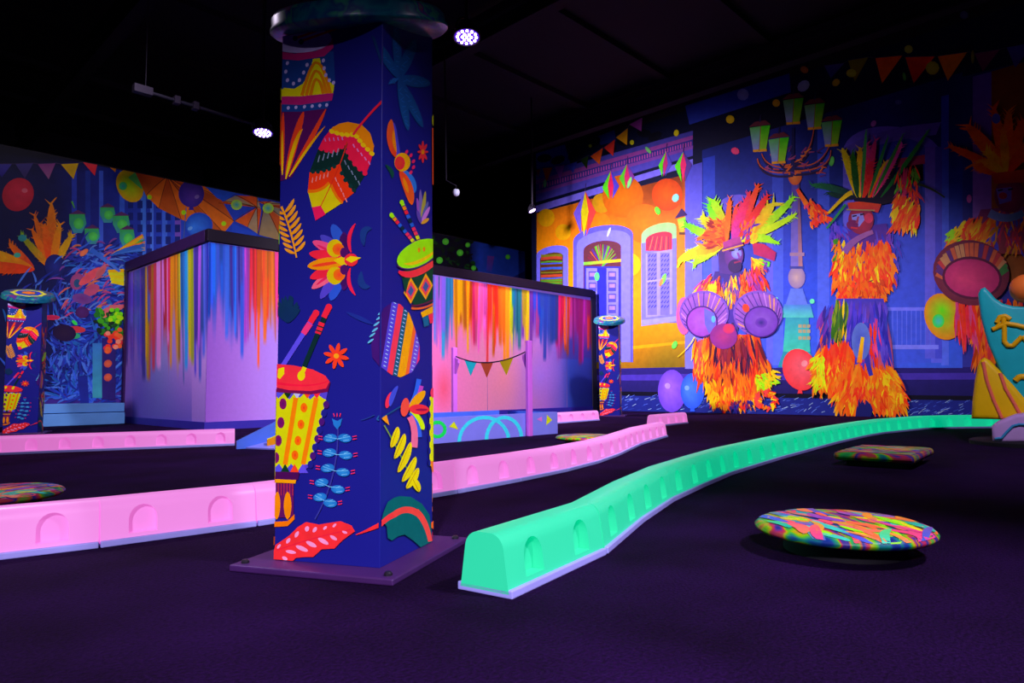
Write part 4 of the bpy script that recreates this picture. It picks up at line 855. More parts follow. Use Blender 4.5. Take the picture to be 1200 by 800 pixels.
# tall yellow drum
PF.begin('painted_tall_drum', 1)
PF.poly([(322, 456), (385, 458), (378, 492), (371, 524), (364, 546), (352, 554), (322, 555)], (80, 60, 200))
PF.poly([(322, 463), (328, 466), (334, 460), (340, 468), (346, 460), (352, 466), (358, 460), (364, 468), (372, 461), (380, 467), (383, 468), (377, 492), (370, 522), (364, 545), (356, 542), (350, 552), (342, 543), (334, 552), (328, 543), (322, 548)], (205, 200, 0))
for x0, c in ((327, (80, 70, 220)), (338, (10, 50, 30)), (349, (190, 180, 235)), (361, HOT), (372, CRI)): PF.poly([(x0 - 6, 458), (x0 + 6, 458), (x0, 467)], c)
for x0, c in ((327, (80, 70, 220)), (335, (10, 50, 30)), (346, HOT), (356, (90, 70, 220))): PF.poly([(x0 - 6, 554), (x0 + 6, 554), (x0, 543)], c)
for a, b in (((347.5, 466), (335, 544)), ((371.5, 466), (356, 544))): PF.strip([a, b], 5.4, 5.4, (255, 120, 0))
for x, y in ((357, 477.5), (353.5, 497), (350, 516), (346.5, 533)): PF.ell(x, y, 4, 5.6, 0, (255, 100, 0), n=16); PF.ell(x, y, 1.2, 2.4, 0, (255, 60, 20), n=8)
for x, y in ((332.5, 473), (330, 495), (327, 516), (324, 536)): PF.ell(x, y, 4.2, 6.6, 0, (130, 10, 90), (90, 10, 100), n=16)
for i in range(8): PF.ell(383 - i * 2.6, 474 + i * 10, 3.6, 4.6, 0, (70, 14, 110) if i % 2 == 0 else (26, 26, 130), n=12)
PF.poly([(320, 427), (345, 428), (368, 433), (382, 440), (388, 448), (385, 459), (365, 462), (320, 459)], (110, 6, 70))
PF.poly([(320, 426), (345, 428), (368, 433), (382, 440), (387, 447), (383, 455), (365, 458), (340, 457), (320, 453)], (255, 40, 60)); PF.curve((321, 448), (365, 456), (386, 446), 3, 1, (235, 20, 60))
PF.poly([(327, 432), (334, 430), (334, 438), (329, 444), (326, 442)], (225, 205, 0)); PF.ell(354, 440, 4.5, 6, 10, (225, 205, 0), n=16); PF.strip([(355, 437), (358, 430)], 5, 5, (225, 205, 0))
PF.poly([(320, 552), (352, 553), (350, 562), (320, 563)], (70, 6, 80)); PF.poly([(322, 561), (348, 562), (347, 566), (322, 565)], (255, 150, 0)); PF.rect_(324, 566, 345, 606, (96, 14, 90))
for i in range(6): PF.strip([(327 + i * 3.4, 566), (327 + i * 3.4, 580)], .9, .9, (180, 40, 60))
PF.petal((338, 576), (338, 608), 9, (255, 130, 0)); PF.petal((326, 576), (325, 608), 8, (255, 130, 0)); PF.poly([(320, 611), (338, 610), (346, 602), (346, 608), (338, 616), (320, 617)], (255, 110, 0)); PF.end()
# little red flower
PF.begin('painted_small_flower', 1)
for k in range(8):
    a = math.radians(k * 45 + 12); PF.petal((395 + 2 * math.cos(a), 417 + 2 * math.sin(a)), (395 + 15 * math.cos(a), 417 + 15.5 * math.sin(a)), 5, (250, 50, 30), HOT)
PF.ell(395, 417, 3.2, 3, 0, (255, 150, 20), n=12); PF.end()
# blue branch
PF.begin('painted_blue_branch', 1)
PF.curve((397, 500), (398, 560), (370, 608), 1.8, 1.6, (50, 50, 150), n=10); PF.poly([(390, 490), (396, 493), (402, 490), (400, 498), (396, 503), (392, 498)], (30, 110, 200))
for k in (-3, 0, 3): PF.strip([(396 + k, 488), (396 + k * 1.4, 484)], 1.2, 1.2, (230, 40, 90))
for lx, ly, rx_, ry_ in ((388, 513, 405, 513), (387, 530, 406, 533), (385, 548, 403, 553), (378, 565, 397, 573), (376, 582, 388, 589)):
    cx, cy = (lx + rx_) / 2, (ly + ry_) / 2 + 1
    for x, y, sg in ((lx, ly, -1), (rx_, ry_, 1)):
        PF.ell(x, y, 8, 5, sg * 8, (24, 100, 190), (40, 130, 210), n=16); PF.strip([(cx, cy), (x + sg * 6, y - 2)], .8, .6, (110, 180, 235)); PF.strip([(x - sg * 2, y + 3), (x + sg * 5, y + 2)], .8, .6, (110, 180, 235)); PF.strip([(x - sg * 2, y - 2), (x + sg * 3, y - 4)], .8, .6, (110, 180, 235))
        for q in (-1.6, 1.6): PF.strip([(x + sg * 9, y + q), (x + sg * 14, y + q - 1)], 1.2, 1.2, (230, 40, 100))
PF.end()
# red leaf at the foot
PF.begin('painted_red_leaf', 1)
PF.poly([(320, 652), (324, 638), (340, 627), (350, 617), (360, 611), (375, 614), (387, 612), (400, 610), (413, 615), (417, 622), (403, 632), (393, 642), (378, 643), (368, 652), (358, 652), (348, 653), (343, 658), (320, 658)], (255, 40, 50))
PF.curve((326, 644), (370, 628), (412, 620), 1.2, 1, (225, 20, 60))
for a, b, w in (((326, 642), (330, 637), 3), ((337, 636), (341, 630), 4), ((347, 629), (351, 622), 4), ((360, 622), (362, 616), 5), ((368, 623), (372, 617), 4), ((380, 620), (384, 616), 3), ((391, 617), (395, 613), 3), ((332, 652), (338, 655), 4), ((336, 645), (348, 647), 4), ((348, 639), (362, 645), 5), ((360, 634), (372, 640), 5), ((374, 630), (386, 637), 5), ((388, 627), (396, 632), 4), ((402, 622), (408, 624), 3)): PF.petal(a, b, w, (235, 140, 200))
PF.curve((418, 626), (432, 621), (449, 613), .8, 6, (255, 40, 50)); PF.end()
# striped egg shaker across the corner
egg = [(460, 353.5), (469, 356.5), (479.5, 367), (486, 385), (491.5, 404.5), (491.5, 421), (482.5, 436), (469, 442), (458.5, 439), (446.5, 430), (437, 418), (436, 403), (440.5, 380.5), (449.5, 361)]
for P in (PF, PS):
    P.clip = egg; P.begin('painted_striped_shaker', 1); P.poly([(420, 340), (500, 340), (500, 450), (420, 450)], (60, 14, 110))
    xoff = 0
    for w, c, dots in ((11, (60, 14, 110), 0), (8, (80, 60, 210), 1), (7, (255, 50, 80), 0), (6, (14, 80, 120), 1), (9, (255, 150, 0), 0), (4, (255, 90, 40), 0), (7, (110, 70, 210), 1), (7, (250, 40, 110), 0), (6, (90, 50, 190), 1), (6, (255, 60, 40), 0), (4, (255, 150, 0), 0), (12, (180, 225, 0), 0)):
        x = 446 + xoff - 4; P.poly([(x + 8, 340), (x + w + 8, 340), (x + w - 10, 450), (x - 10, 450)], c)
        if dots:
            for k in range(22): yy = 345 + k * 4.6; xx = x + w / 2 + 8 - 18 * (yy - 340) / 110; P.strip([(xx - 1.4, yy), (xx + 1.4, yy + 1.6)], 1.1, .8, (170, 190, 245))
        xoff += w
    P.end()
PF.begin('painted_teal_sprig', 2)
for i, (x, y) in enumerate(((448, 366), (446, 372), (443, 379), (441, 386), (438, 392), (436, 399))): PF.petal((x - 4, y + 3), (x + 3, y - 2), 2.4, (90, 170, 220))
PF.curve((440, 486), (432, 490), (424, 492), 1, .6, (30, 60, 130)); PF.curve((446, 487), (440, 492), (447, 492), 2, 2, (30, 80, 150)); PF.poly([(436, 42), (441, 46), (449, 72), (449, 80)], (14, 50, 120)); PF.end()
# --- side face
PS.begin('painted_palm', 1)
for tip, w in (((463, 24), 10), ((437, 44), 11), ((487, 46), 13), ((504, 98), 14), ((495, 149), 11), ((478, 153), 10), ((455, 98), 4)):
    PS.petal((467, 92), tip, w, (14, 66, 150), (16, 74, 150))
    for k in range(9):
        t = .2 + k * .085; x, y = 467 + (tip[0] - 467) * t, 92 + (tip[1] - 92) * t; PS.strip([(x - 2, y + random.uniform(-3, 3)), (x + 2, y + random.uniform(-3, 3))], 1, .7, (30, 90, 190))
PS.end()
PS.begin('painted_bird_flower', 1)
PS.petal((468, 186), (461, 144), 10, (70, 60, 200), None, -.15); PS.petal((463, 184), (458, 140), 10, HOT, (255, 90, 30), -.12); PS.petal((464, 178), (461, 152), 4, OR2, OR2, -.1)
PS.petal((472, 200), (485, 226), 11, (40, 110, 220), None, -.15); PS.petal((468, 200), (482, 240), 11, HOT, (255, 90, 20), -.12); PS.petal((472, 208), (478, 226), 4, OR2)
PS.ell(471, 190, 9.5, 11, 0, (255, 160, 0), n=22); PS.ell(468, 191, 6, 8, 0, CRI, HOT, n=18)
for x, y in ((476, 178), (481, 182), (484, 189), (484, 196), (481, 202)): PS.ell(x, y, 1.8, 2.6, 30, (240, 30, 100), n=9)
for k in range(5): PS.petal((460, 200), (451 + k * 2, 193 + k * 4), 3, (10, 70, 60))
for k in range(8): a = math.radians(k * 45); PS.petal((495, 178), (495 + 6.5 * math.cos(a), 178 + 13 * math.sin(a)), 3.2, (255, 40, 60))
PS.ell(495, 178, 2, 3, 0, OR2, n=8); PS.end()
PS.begin('painted_lilac_sprig', 1)
for tip, c in (((488, 232), (150, 70, 190)), ((492, 222), (120, 90, 180)), ((498, 224), (170, 150, 60)), ((501, 236), (90, 90, 170)), ((503, 242), (200, 110, 220)), ((488, 246), (90, 60, 170)), ((502, 256), (220, 150, 40))): PS.petal((493, 262), tip, 4.5, c)
PS.end()
for a, b in (((458, 252), (487, 287)), ((470, 237), (492, 286))):
    PS.begin('painted_bead_stick', 2); cs = [(160, 220, 0), OR2, CRI, (40, 90, 220), (6, 40, 60), (30, 90, 210), (250, 40, 90), (240, 50, 90), (210, 210, 0), OR2]
    for k, c in enumerate(cs): t0, t1 = k / 10, (k + .82) / 10; PS.strip([(a[0] + (b[0] - a[0]) * t0, a[1] + (b[1] - a[1]) * t0), (a[0] + (b[0] - a[0]) * t1, a[1] + (b[1] - a[1]) * t1)], 4.2, 4.2, c)
    PS.ell(a[0], a[1], 2.6, 3, 0, cs[0], n=10); PS.end()
PS.begin('painted_green_drum', 1)
PS.poly([(471, 318), (515, 300), (515, 352), (485, 360), (479, 345)], (6, 60, 40))
for cx, cy in ((480.5, 341), (498, 336)):
    for k, (r, c) in enumerate(((1, (250, 150, 0)), (.72, (250, 60, 80)), (.42, (60, 80, 150)))): PS.poly([(cx, cy - 16 * r), (cx + 8.5 * r, cy - 2 * r), (cx, cy + 15 * r), (cx - 8.5 * r, cy + 2 * r)], c)
PS.poly([(478, 330), (470, 324), (474, 345)], (6, 60, 40))
PS.curve((466, 318), (482, 330), (515, 302), 6, 8, CRI, (255, 60, 60), 8); PS.curve((464, 311), (482, 322), (515, 296), 3, 4, (70, 10, 110), None, 4)
PS.ell(489, 297, 27, 14, -27, (150, 250, 0), (160, 255, 0), n=30); PS.curve((472, 309), (490, 312), (514, 290), 1, 2, (245, 190, 0), None, 4); PS.ell(490, 293, 1.6, 3, 0, (230, 130, 0), n=8); PS.ell(496, 292, 1.6, 3, 0, (230, 130, 0), n=8)
PS.curve((481, 361), (496, 364), (515, 351), 2.5, 2.5, (220, 90, 40)); PS.curve((481, 358), (494, 360), (515, 346), 2.5, 2, (90, 20, 60))
PS.poly([(492, 366), (515, 354), (515, 362), (494, 372)], (250, 160, 0)); PS.poly([(494, 372), (501, 369), (502, 381), (496, 383)], (20, 90, 140)); PS.poly([(501, 369), (515, 362), (515, 376), (503, 379)], (245, 40, 80)); PS.end()
PS.begin('painted_side_flower', 1)
PS.curve((438, 494), (455, 484), (472, 474), 1.6, 1.6, (20, 70, 130)); PS.petal((452, 478), (459, 459), 7, (250, 40, 80), None, -.1); PS.petal((456, 476), (465, 452), 6, (60, 70, 210), None, -.12)
PS.ell(473.5, 477, 5, 11, 8, (250, 70, 60), n=16); PS.curve((480, 474), (487, 462), (490, 444), 4, 6, (40, 90, 230)); PS.curve((481, 474), (490, 466), (493, 452), 3, 5, (190, 60, 190))
PS.petal((479, 478), (497, 458), 10, (255, 150, 0)); PS.petal((480, 480), (496, 503), 10, (200, 225, 0)); PS.curve((479, 484), (491, 496), (491, 512), 3, 5, (50, 90, 230)); PS.curve((479, 488), (487, 500), (484, 524), 7, 8, (255, 100, 150)); PS.petal((478, 479), (502, 480), 12, (250, 40, 60)); PS.petal((486, 480), (500, 480), 3, (160, 10, 70))
PS.poly([(446, 490), (452, 486), (455, 498), (450, 494)], (250, 140, 20)); PS.end()
PS.begin('painted_yellow_branch', 1)
PS.curve((449, 498), (462, 520), (486, 570), 1.4, 1, (120, 150, 20))
for a, b in (((457, 524), (465, 500)), ((461, 537), (473, 508)), ((465, 553), (480, 518)), ((470, 564), (486, 535)), ((475, 572), (489, 548)), ((490, 576), (482, 560))): PS.petal(a, b, 8.5, (225, 195, 0), (235, 205, 0), .1); PS.strip([a, b], .7, .5, (180, 120, 0))
PS.end()
PS.begin('painted_green_hill', 1)
PS.poly([(448, 600), (453, 588), (460, 583), (467, 581), (480, 582), (493, 590), (502, 603), (504, 617), (505, 634), (493, 642), (483, 633), (473, 626), (465, 628), (458, 633), (453, 630), (452, 617), (446, 608)], (4, 90, 100))
PS.curve((443, 616), (452, 606), (462, 602), 5, 7, (255, 50, 60)); PS.curve((460, 603), (474, 592), (488, 601), 7, 8, (255, 60, 60)); PS.curve((486, 599), (498, 608), (503, 634), 8, 5, (255, 60, 60), (255, 70, 70)); PS.end()
PS.begin('painted_edge_band', 1)
PS.poly([(502, 465), (512, 462), (512, 548), (502, 545)], (215, 205, 0))
for k in range(6): PS.ell(502, 472 + k * 14, 1.5, 4, 0, (26, 30, 140), n=10)
PS.poly([(503, 540), (512, 540), (512, 560), (505, 552)], (255, 110, 20)); PS.poly([(505, 150), (512, 150), (512, 222), (505.5, 216)], (255, 80, 20)); PS.ell(507, 141, 2, 7, 0, (210, 200, 0), n=10); PS.ell(506, 460, 3, 6, 0, (255, 50, 90), n=10); PS.poly([(504, 612), (512, 606), (512, 622), (504, 618)], (255, 90, 30)); PS.end()
# the other two faces carry the same print
for ch in list(shaft.children):
    o = ch.copy(); COL.objects.link(o); o.parent = shaft; o.rotation_euler = (0, 0, math.pi)
# tilted round cap
cap_me = lathe_mesh('cap', [(0, -.010), (.19, -.010), (.262, -.004), (.274, .006), (.274, .014), (.268, .022), (.266, .044), (.255, .056), (.19, .062), (.09, .066), (0, .067)], 56, 50)
M_CAP = ramp_noise_mat('cap_print', [(.30, (20, 60, 140)), (.40, (20, 130, 170)), (.47, (24, 70, 160)), (.52, (60, 170, 150)), (.57, (40, 60, 190)), (.62, (150, 60, 140)), (.7, (40, 170, 150))], (1, 1, 1), 7.0, 1.2, rough=.3, k=.5)
cap = mesh_obj('cap', cap_me, M_CAP, col)
cap.location = (0, 0, CAPZ); cap.rotation_euler = (0, math.radians(-20), math.radians(9))
def ring_mesh(name, r0, r1, z, n=48, amp=0.0, k=8):
    bm = bmesh.new(); A = []; B = []
    for i in range(n):
        t = 2 * math.pi * i / n; q = 1 + amp * math.cos(k * t)
        A.append(bm.verts.new((r0 * q * math.cos(t), r0 * q * math.sin(t), z[0]))); B.append(bm.verts.new((r1 * q * math.cos(t), r1 * q * math.sin(t), z[1])))
    for i in range(n): j = (i + 1) % n; bm.faces.new((A[i], B[i], B[j], A[j]))
    if r0 < .02: bm.faces.new(A)
    return bm_mesh(bm, name)
mesh_obj('cap_ring', ring_mesh('cap_ring', .13, .17, (.0655, .0640), amp=.06), plain('cap_yellow', (200, 190, 60), .4), cap)
mesh_obj('cap_ring', ring_mesh('cap_ring', .09, .125, (.0675, .0660)), plain('cap_blue', (40, 50, 200), .4), cap)
mesh_obj('cap_ring', ring_mesh('cap_ring', .01, .065, (.0685, .0680), amp=.15, k=6), plain('cap_orange', (255, 110, 30), .4), cap)
bm = bmesh.new(); box_bm(bm, -.06, .06, -.06, .06, CH - .1, CH + .05); mesh_obj('cap_mount', bm_mesh(bm, 'cap_mount'), M_BLACK, col)
set_props(col, 'large nearest navy column painted with drums and leaves, on a bolted plate', 'column', 'painted columns')
for (px, py, lab, extra) in ((27, 508, 'painted column with tilted round cap at the left edge, before the dark mural', 10), (716, 487.5, 'small distant painted column at the far end of the lavender booth', 6)):
    g = ground(px, py); o = copy_tree(col); o.location = g
    o.rotation_euler = (0, 0, math.atan2(g.y, g.x) - math.radians(extra)); o['label'] = lab

# ================================================================== GLOWING RAILS
SEG, RH = 0.50, 0.138
def make_segment(ln):
    prof = [(.0725, 0), (.070, .012)]
    for i in range(9):
        t = math.radians(8 + 82 * i / 8); prof.append((.018 + .040 * math.cos(t), RH - .042 + .042 * math.sin(t)))
    prof = prof + [(-y, z) for y, z in prof[::-1]]
    bm = bmesh.new(); n = len(prof)
    A = [bm.verts.new((-ln / 2, y, z)) for y, z in prof]; B = [bm.verts.new((ln / 2, y, z)) for y, z in prof]
    for i in range(n): j = (i + 1) % n; bm.faces.new((A[i], A[j], B[j], B[i]))
    bm.faces.new(A[::-1]); bm.faces.new(B)
    body = mesh_obj('tmp_body', bm_mesh(bm, 'tmp_body'), None); 
    cb = bmesh.new()
    for k in (-1, 1) if ln > .3 else (0,):
        for sg in (-1, 1):
            cx = k * ln / 4; pr = [(cx - .043, .022), (cx + .043, .022)]
            for i in range(11): t = math.pi * i / 10; pr.append((cx + .043 * math.cos(t), .066 + .046 * math.sin(t)))
            a = [cb.verts.new((x, sg * .034, z)) for x, z in pr]; b = [cb.verts.new((x, sg * .2, z)) for x, z in pr]; m = len(pr)
            fs = [cb.faces.new((a[i], a[(i + 1) % m], b[(i + 1) % m], b[i])) for i in range(m)] + [cb.faces.new(a[::-1]), cb.faces.new(b)]
    me2 = bm_mesh(cb, 'tmp_cut')
    dummy0, dummy1 = bpy.data.materials.new('d0'), bpy.data.materials.new('d1')
    body.data.materials.append(dummy0); body.data.materials.append(dummy1)
    me2.materials.append(dummy0); me2.materials.append(dummy1)
    for p in me2.polygons: p.material_index = 1
    cut = mesh_obj('tmp_cut', me2)
    md = body.modifiers.new('b', 'BOOLEAN'); md.operation = 'DIFFERENCE'; md.object = cut; md.solver = 'EXACT'; md.material_mode = 'INDEX'
    dg = bpy.context.evaluated_depsgraph_get(); me = bpy.data.meshes.new_from_object(body.evaluated_get(dg))
    bpy.data.objects.remove(body); bpy.data.objects.remove(cut)
    me.polygons.foreach_set('use_smooth', [True] * len(me.polygons)); me.set_sharp_from_angle(angle=math.radians(30))
    for p in me.polygons:   # faces of the recesses lie inside the shell
        c = p.center
        wall = .0725 - .0145 * max(0, c.z - .012) / (RH - .054)
        if abs(c.x) < ln / 2 - .01 and .015 < c.z < .115 and abs(c.y) < wall - .006 and not abs(p.normal.z) > .95 or (abs(c.y) < .037 and .015 < c.z < .1 and abs(c.x) < ln / 2 - .01 and abs(p.normal.y) > .9): p.material_index = 1
        else: p.material_index = 0
    return me
seg_me = make_segment(SEG)
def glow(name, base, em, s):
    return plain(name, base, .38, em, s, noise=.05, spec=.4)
GLOW = {'pink': (glow('pink_glow', (160, 112, 168), (250, 126, 224), .62), glow('pink_niche_shaded', (130, 70, 110), (248, 92, 190), .40)),  # niche copies are darker and glow less: recess shade put into the colour
        'green': (glow('green_glow', (50, 145, 122), (0, 222, 165), .60), glow('green_niche_shaded', (10, 110, 80), (0, 205, 140), .38))}
M_STRIP = plain('lavender_strip', (150, 140, 235), .4)
strip_me = None
def make_seg_mesh(kind):
    me = seg_me.copy(); me.name = 'rail_segment_' + kind; me.materials.clear()
    for m in GLOW[kind]: me.materials.append(m)
    return me
SEGM = {k: make_seg_mesh(k) for k in GLOW}
bm = bmesh.new(); box_bm(bm, -SEG / 2, SEG / 2, -.082, .082, 0, .020, .003); strip_me = bm_mesh(bm, 'base_strip')
def rail(kind, edge_px, label, side=1, name='glowing_rail', group=None, zlift=0.0):
    """edge_px: contact line of the camera-side lower edge; the rail's middle lies half a width further away"""
    pts = [ground(*p) for p in edge_px]; mid = []
    for i, p in enumerate(pts):
        d = (pts[min(i + 1, len(pts) - 1)] - pts[max(i - 1, 0)]).normalized(); mid.append(p + Vector((-d.y, d.x, 0)) * .082 * side)
    L = [0]
    for a, b in zip(mid, mid[1:]): L.append(L[-1] + (b - a).length)
    def at(s):
        for i in range(len(L) - 1):
            if s <= L[i + 1]: return mid[i].lerp(mid[i + 1], (s - L[i]) / (L[i + 1] - L[i]))
        return mid[-1] + (mid[-1] - mid[-2]).normalized() * (s - L[-1])
    n = max(1, round(L[-1] / SEG)); root = empty(name, mid[0]); s = 0; P = [at(i * L[-1] / n) for i in range(n + 1)]
    for a, b in zip(P, P[1:]):
        d = b - a; m = (a + b) / 2 - root.location; sc = d.length / SEG
        g = mesh_obj('rail_segment', SEGM[kind], None, root); g.location = (m.x, m.y, .010); g.rotation_euler = (0, 0, math.atan2(d.y, d.x)); g.scale = (sc * 1.004, 1, 1)
        q = mesh_obj('base_strip', strip_me, M_STRIP, g); q.location = (0, 0, -.010)
    return set_props(root, label, 'rail', group)
rail('green', [(600, 703), (660, 676), (717, 647), (740, 626), (765, 603), (800, 582), (860, 556), (917, 538), (987, 518.5), (1030, 509), (1092, 502.5), (1160, 501.5), (1230, 501.5)], 'long curved green glowing rail running from the foreground to the right wall')
rail('pink', [(-130, 672), (0, 657), (150, 638), (322, 614), (420, 598), (507, 584), (567, 573), (633, 560), (687, 548), (720, 537), (753, 521), (783, 512)], 'long pink glowing rail passing behind the large column')
rail('pink', [(-120, 540), (0, 533), (140, 527.5), (275, 522)], 'pink glowing rail behind the first one, ending at the blue ramp')
rail('pink', [(650, 496.5), (703, 492.5)], 'short far pink rail between the lavender trough and the distant column')
rail('pink', [(771, 500), (807, 496)], 'short pink rail piece just beyond the end of the long pink rail')

# ================================================================== STEPPING PADS
PADC = [(.0, (20, 40, 150)), (.22, (20, 40, 150)), (.34, (30, 70, 200)), (.40, (20, 170, 160)), (.45, (120, 240, 30)), (.485, (240, 220, 20)), (.51, (250, 90, 90)), (.545, (240, 50, 130)), (.575, (120, 70, 200)), (.61, (30, 60, 190)), (.65, (250, 130, 60)), (.70, (60, 230, 90)), (.78, (30, 50, 170))]
pad_top = lathe_mesh('pad', [(0, .048), (.215, .048), (.240, .053), (.251, .062), (.252, .068), (.240, .079), (.215, .085), (.12, .089), (0, .090)], 56, 60)
M_PADB = ramp_noise_mat('pad_print', PADC, (1.6, 4.5, 1), 3.4, .6, 1.5, .4, 2.0, k=.45)
PADP = [(.215, .085), (.12, .089), (0, .090)]
def pad_z(r_):
    if r_ > .215: return .085 - .006 * (r_ - .215) / .025 if r_ < .240 else .079 - .011 * (r_ - .240) / .012
    return .085 + .004 * (.215 - r_) / .095 if r_ > .12 else .089 + .001 * (.12 - r_) / .12
def strokes_on(parent, zf, hx_, hy_, round_, seed):
    """one printed coat of brush strokes following the cushion's top"""
    rd = random.Random(seed); pal = [(20, 180, 170), (150, 240, 20), (240, 220, 20), (250, 110, 60), (245, 70, 110), (240, 60, 150), (130, 70, 210), (60, 200, 190), (250, 150, 40), (70, 90, 220), (250, 120, 90)]
    vs, fs, cs = [], [], []; lay = 0
    for k in range(150):
        a = rd.gauss(.1, .45) if k > 14 else rd.gauss(0, .1); L = rd.uniform(.06, .20) if k > 14 else rd.uniform(.25, .42); w = rd.uniform(.008, .022); cx, cy = rd.uniform(-hx_, hx_), rd.uniform(-hy_, hy_); bend = rd.uniform(-.5, .5)
        if round_ and math.hypot(cx, cy) > hx_ * .95: continue
        c = rd.choice(pal); c2 = mixc(c, rd.choice(pal), rd.uniform(0, .5)); prev = None; lay += 1
        for s_ in range(9):
            t = s_ / 8 - .5; aa = a + bend * t; x, y = cx + L * t * math.cos(aa), cy + L * t * math.sin(aa)
            nx, ny = -math.sin(aa), math.cos(aa); ww = w * math.sqrt(max(.03, 1 - (2 * t) ** 2)); pr = []
            for sg in (-1, 1):
                X, Y = x + nx * ww * sg, y + ny * ww * sg
                if round_:
                    q_ = math.hypot(X, Y)
                    if q_ > hx_: X, Y = X * hx_ / q_, Y * hx_ / q_
                else: X, Y = min(hx_, max(-hx_, X)), min(hy_, max(-hy_, Y))
                vs.append((X, Y, zf(X, Y) + .0008 + lay * .00002)); cs += [*lin(mixc(c, c2, t + .5), .85), 1]; pr.append(len(vs) - 1)
            if prev: fs.append((prev[0], prev[1], pr[1], pr[0]))
            prev = pr
    me = bpy.data.meshes.new('painted_strokes'); me.from_pydata(vs, [], fs); ca = me.color_attributes.new('Col', 'FLOAT_COLOR', 'POINT'); ca.data.foreach_set('color', cs)
    o = mesh_obj('painted_strokes', me, M_COLPAINT, parent); o['kind'] = 'stuff'; return o
pad_base = lathe_mesh('pad_base', [(0, 0), (.17, 0), (.17, .048), (0, .048)], 36)
for i, (px, py, rot, lab) in enumerate(((987, 611, .9, 'large round rainbow stepping pad right of the green rail'), (-6, 574, .2, 'round multicoloured stepping pad cut by the left edge, between two pink rails'), (685, 510, 2.0, 'small distant round stepping pad before the lavender trough'))):
    g = ground(px, py, .085); r = empty('stepping_pad', (g.x, g.y, 0), rot)
    cu = mesh_obj('cushion', pad_top, M_PADB, r); strokes_on(cu, lambda x, y: pad_z(math.hypot(x, y)), .247, .247, True, 40 + i)
    b = mesh_obj('pad_base', pad_base, M_BLACK, r)
    set_props(r, lab, 'pad', 'round stepping pads')
q = [ground(*p, .08) for p in ((999, 521), (1090, 526), (1080, 535), (983, 530))]
ctr = sum(q, Vector()) / 4; dx = (q[2] - q[3]); ang = math.atan2(dx.y, dx.x)
r = empty('square_stepping_pad', (ctr.x, ctr.y, 0), ang); hw = dx.length / 2 * 1.0; hd = (q[0] - q[3]).length / 2
o = box('cushion', -hw, hw, -hd, hd, .035, .085, M_PADB, r, bev=.02); strokes_on(o, lambda x, y: .085, hw - .021, hd - .021, False, 77)
box('pad_base', -hw + .06, hw - .06, -hd + .06, hd - .06, 0, .035, M_BLACK, r)
set_props(r, 'rectangular stepping pad with dim coloured print beside the green rail', 'pad')

# ================================================================== LAVENDER TROUGH WITH BUNTING
M_TRO = plain('lavender_board', (128, 124, 245), .4, noise=.08); M_TRO2 = plain('blue_board', (78, 112, 240), .4); M_POST = plain('orchid_post', (206, 96, 232), .45)
M_CYAN = plain('cyan_paint', (60, 215, 250), .5); M_GREEN = plain('green_paint', (20, 240, 90), .5); M_YEL = plain('lime_paint', (215, 240, 20), .5); M_ORG = plain('orange_paint', (255, 140, 0), .4); M_PKP = plain('pink_paint', (225, 110, 225), .5)
TX0, TX1, TX2, TY0, TY1, TZ = 2.95, 5.15, 5.66, 4.80, 5.55, .235
tr = empty('lavender_trough', (TX0, TY0, 0)); set_props(tr, 'lavender wooden trough with cyan loops painted on its front', 'trough')
front = box('front_board', 0, TX1 - TX0, -.012, .016, 0, TZ, M_TRO, tr, bev=.003)
box('end_section', TX1 - TX0 + .03, TX2 - TX0, -.012, .016, 0, TZ, M_TRO, tr, bev=.003)
box('back_board', 0, TX2 - TX0 - .15, TY1 - TY0 - .02, TY1 - TY0, 0, TZ + .01, M_TRO2, tr, bev=.003)
box('end_board', TX2 - TX0 - .02, TX2 - TX0, .018, TY1 - TY0 - .03, 0, TZ, M_TRO2, tr, bev=.003)
box('deck', .02, TX2 - TX0 - .03, .02, TY1 - TY0 - .03, .05, .08, M_TRO2, tr)
PT = Painter((TX0, TY0 - .0125, 0), (1, 0, 0), (0, 0, 1), (0, 1, 0), (0.01, TX2 - TX0 - .005, .002, TZ), front, step=.0004, inv=Matrix.Translation((-TX0, -TY0, 0)), mat=M_COLPAINT)
CY = (60, 215, 250)
def arch(x0, x1, yb, yt, w):
    pts = []
    for i in range(15):
        t = math.pi * i / 14; pts.append(((x0 + x1) / 2 - (x1 - x0) / 2 * math.cos(t), yb - (yb - yt) * math.sin(t) - 3 * i / 14 * .7))
    PT.begin('painted_loop'); PT.strip(pts, w, w, CY); PT.end()
arch(538, 596, 518, 490, 4.2); arch(570, 611, 515, 490, 4.2)
PT.begin('painted_ring'); pts = [(512.5 + 9 * math.cos(t * .45), 503 + 8.5 * math.sin(t * .45)) for t in range(15)]; PT.strip(pts, 4, 4, (20, 240, 90)); PT.end()
for tri, tc_ in (([(526, 500), (532, 494), (537, 503)], (215, 240, 20)), ([(641, 486), (647, 492), (640, 498)], (215, 240, 20)), ([(629, 491), (635, 488), (635, 494)], (225, 110, 225))):
    PT.begin('painted_triangle'); PT.poly(tri, tc_); PT.end()
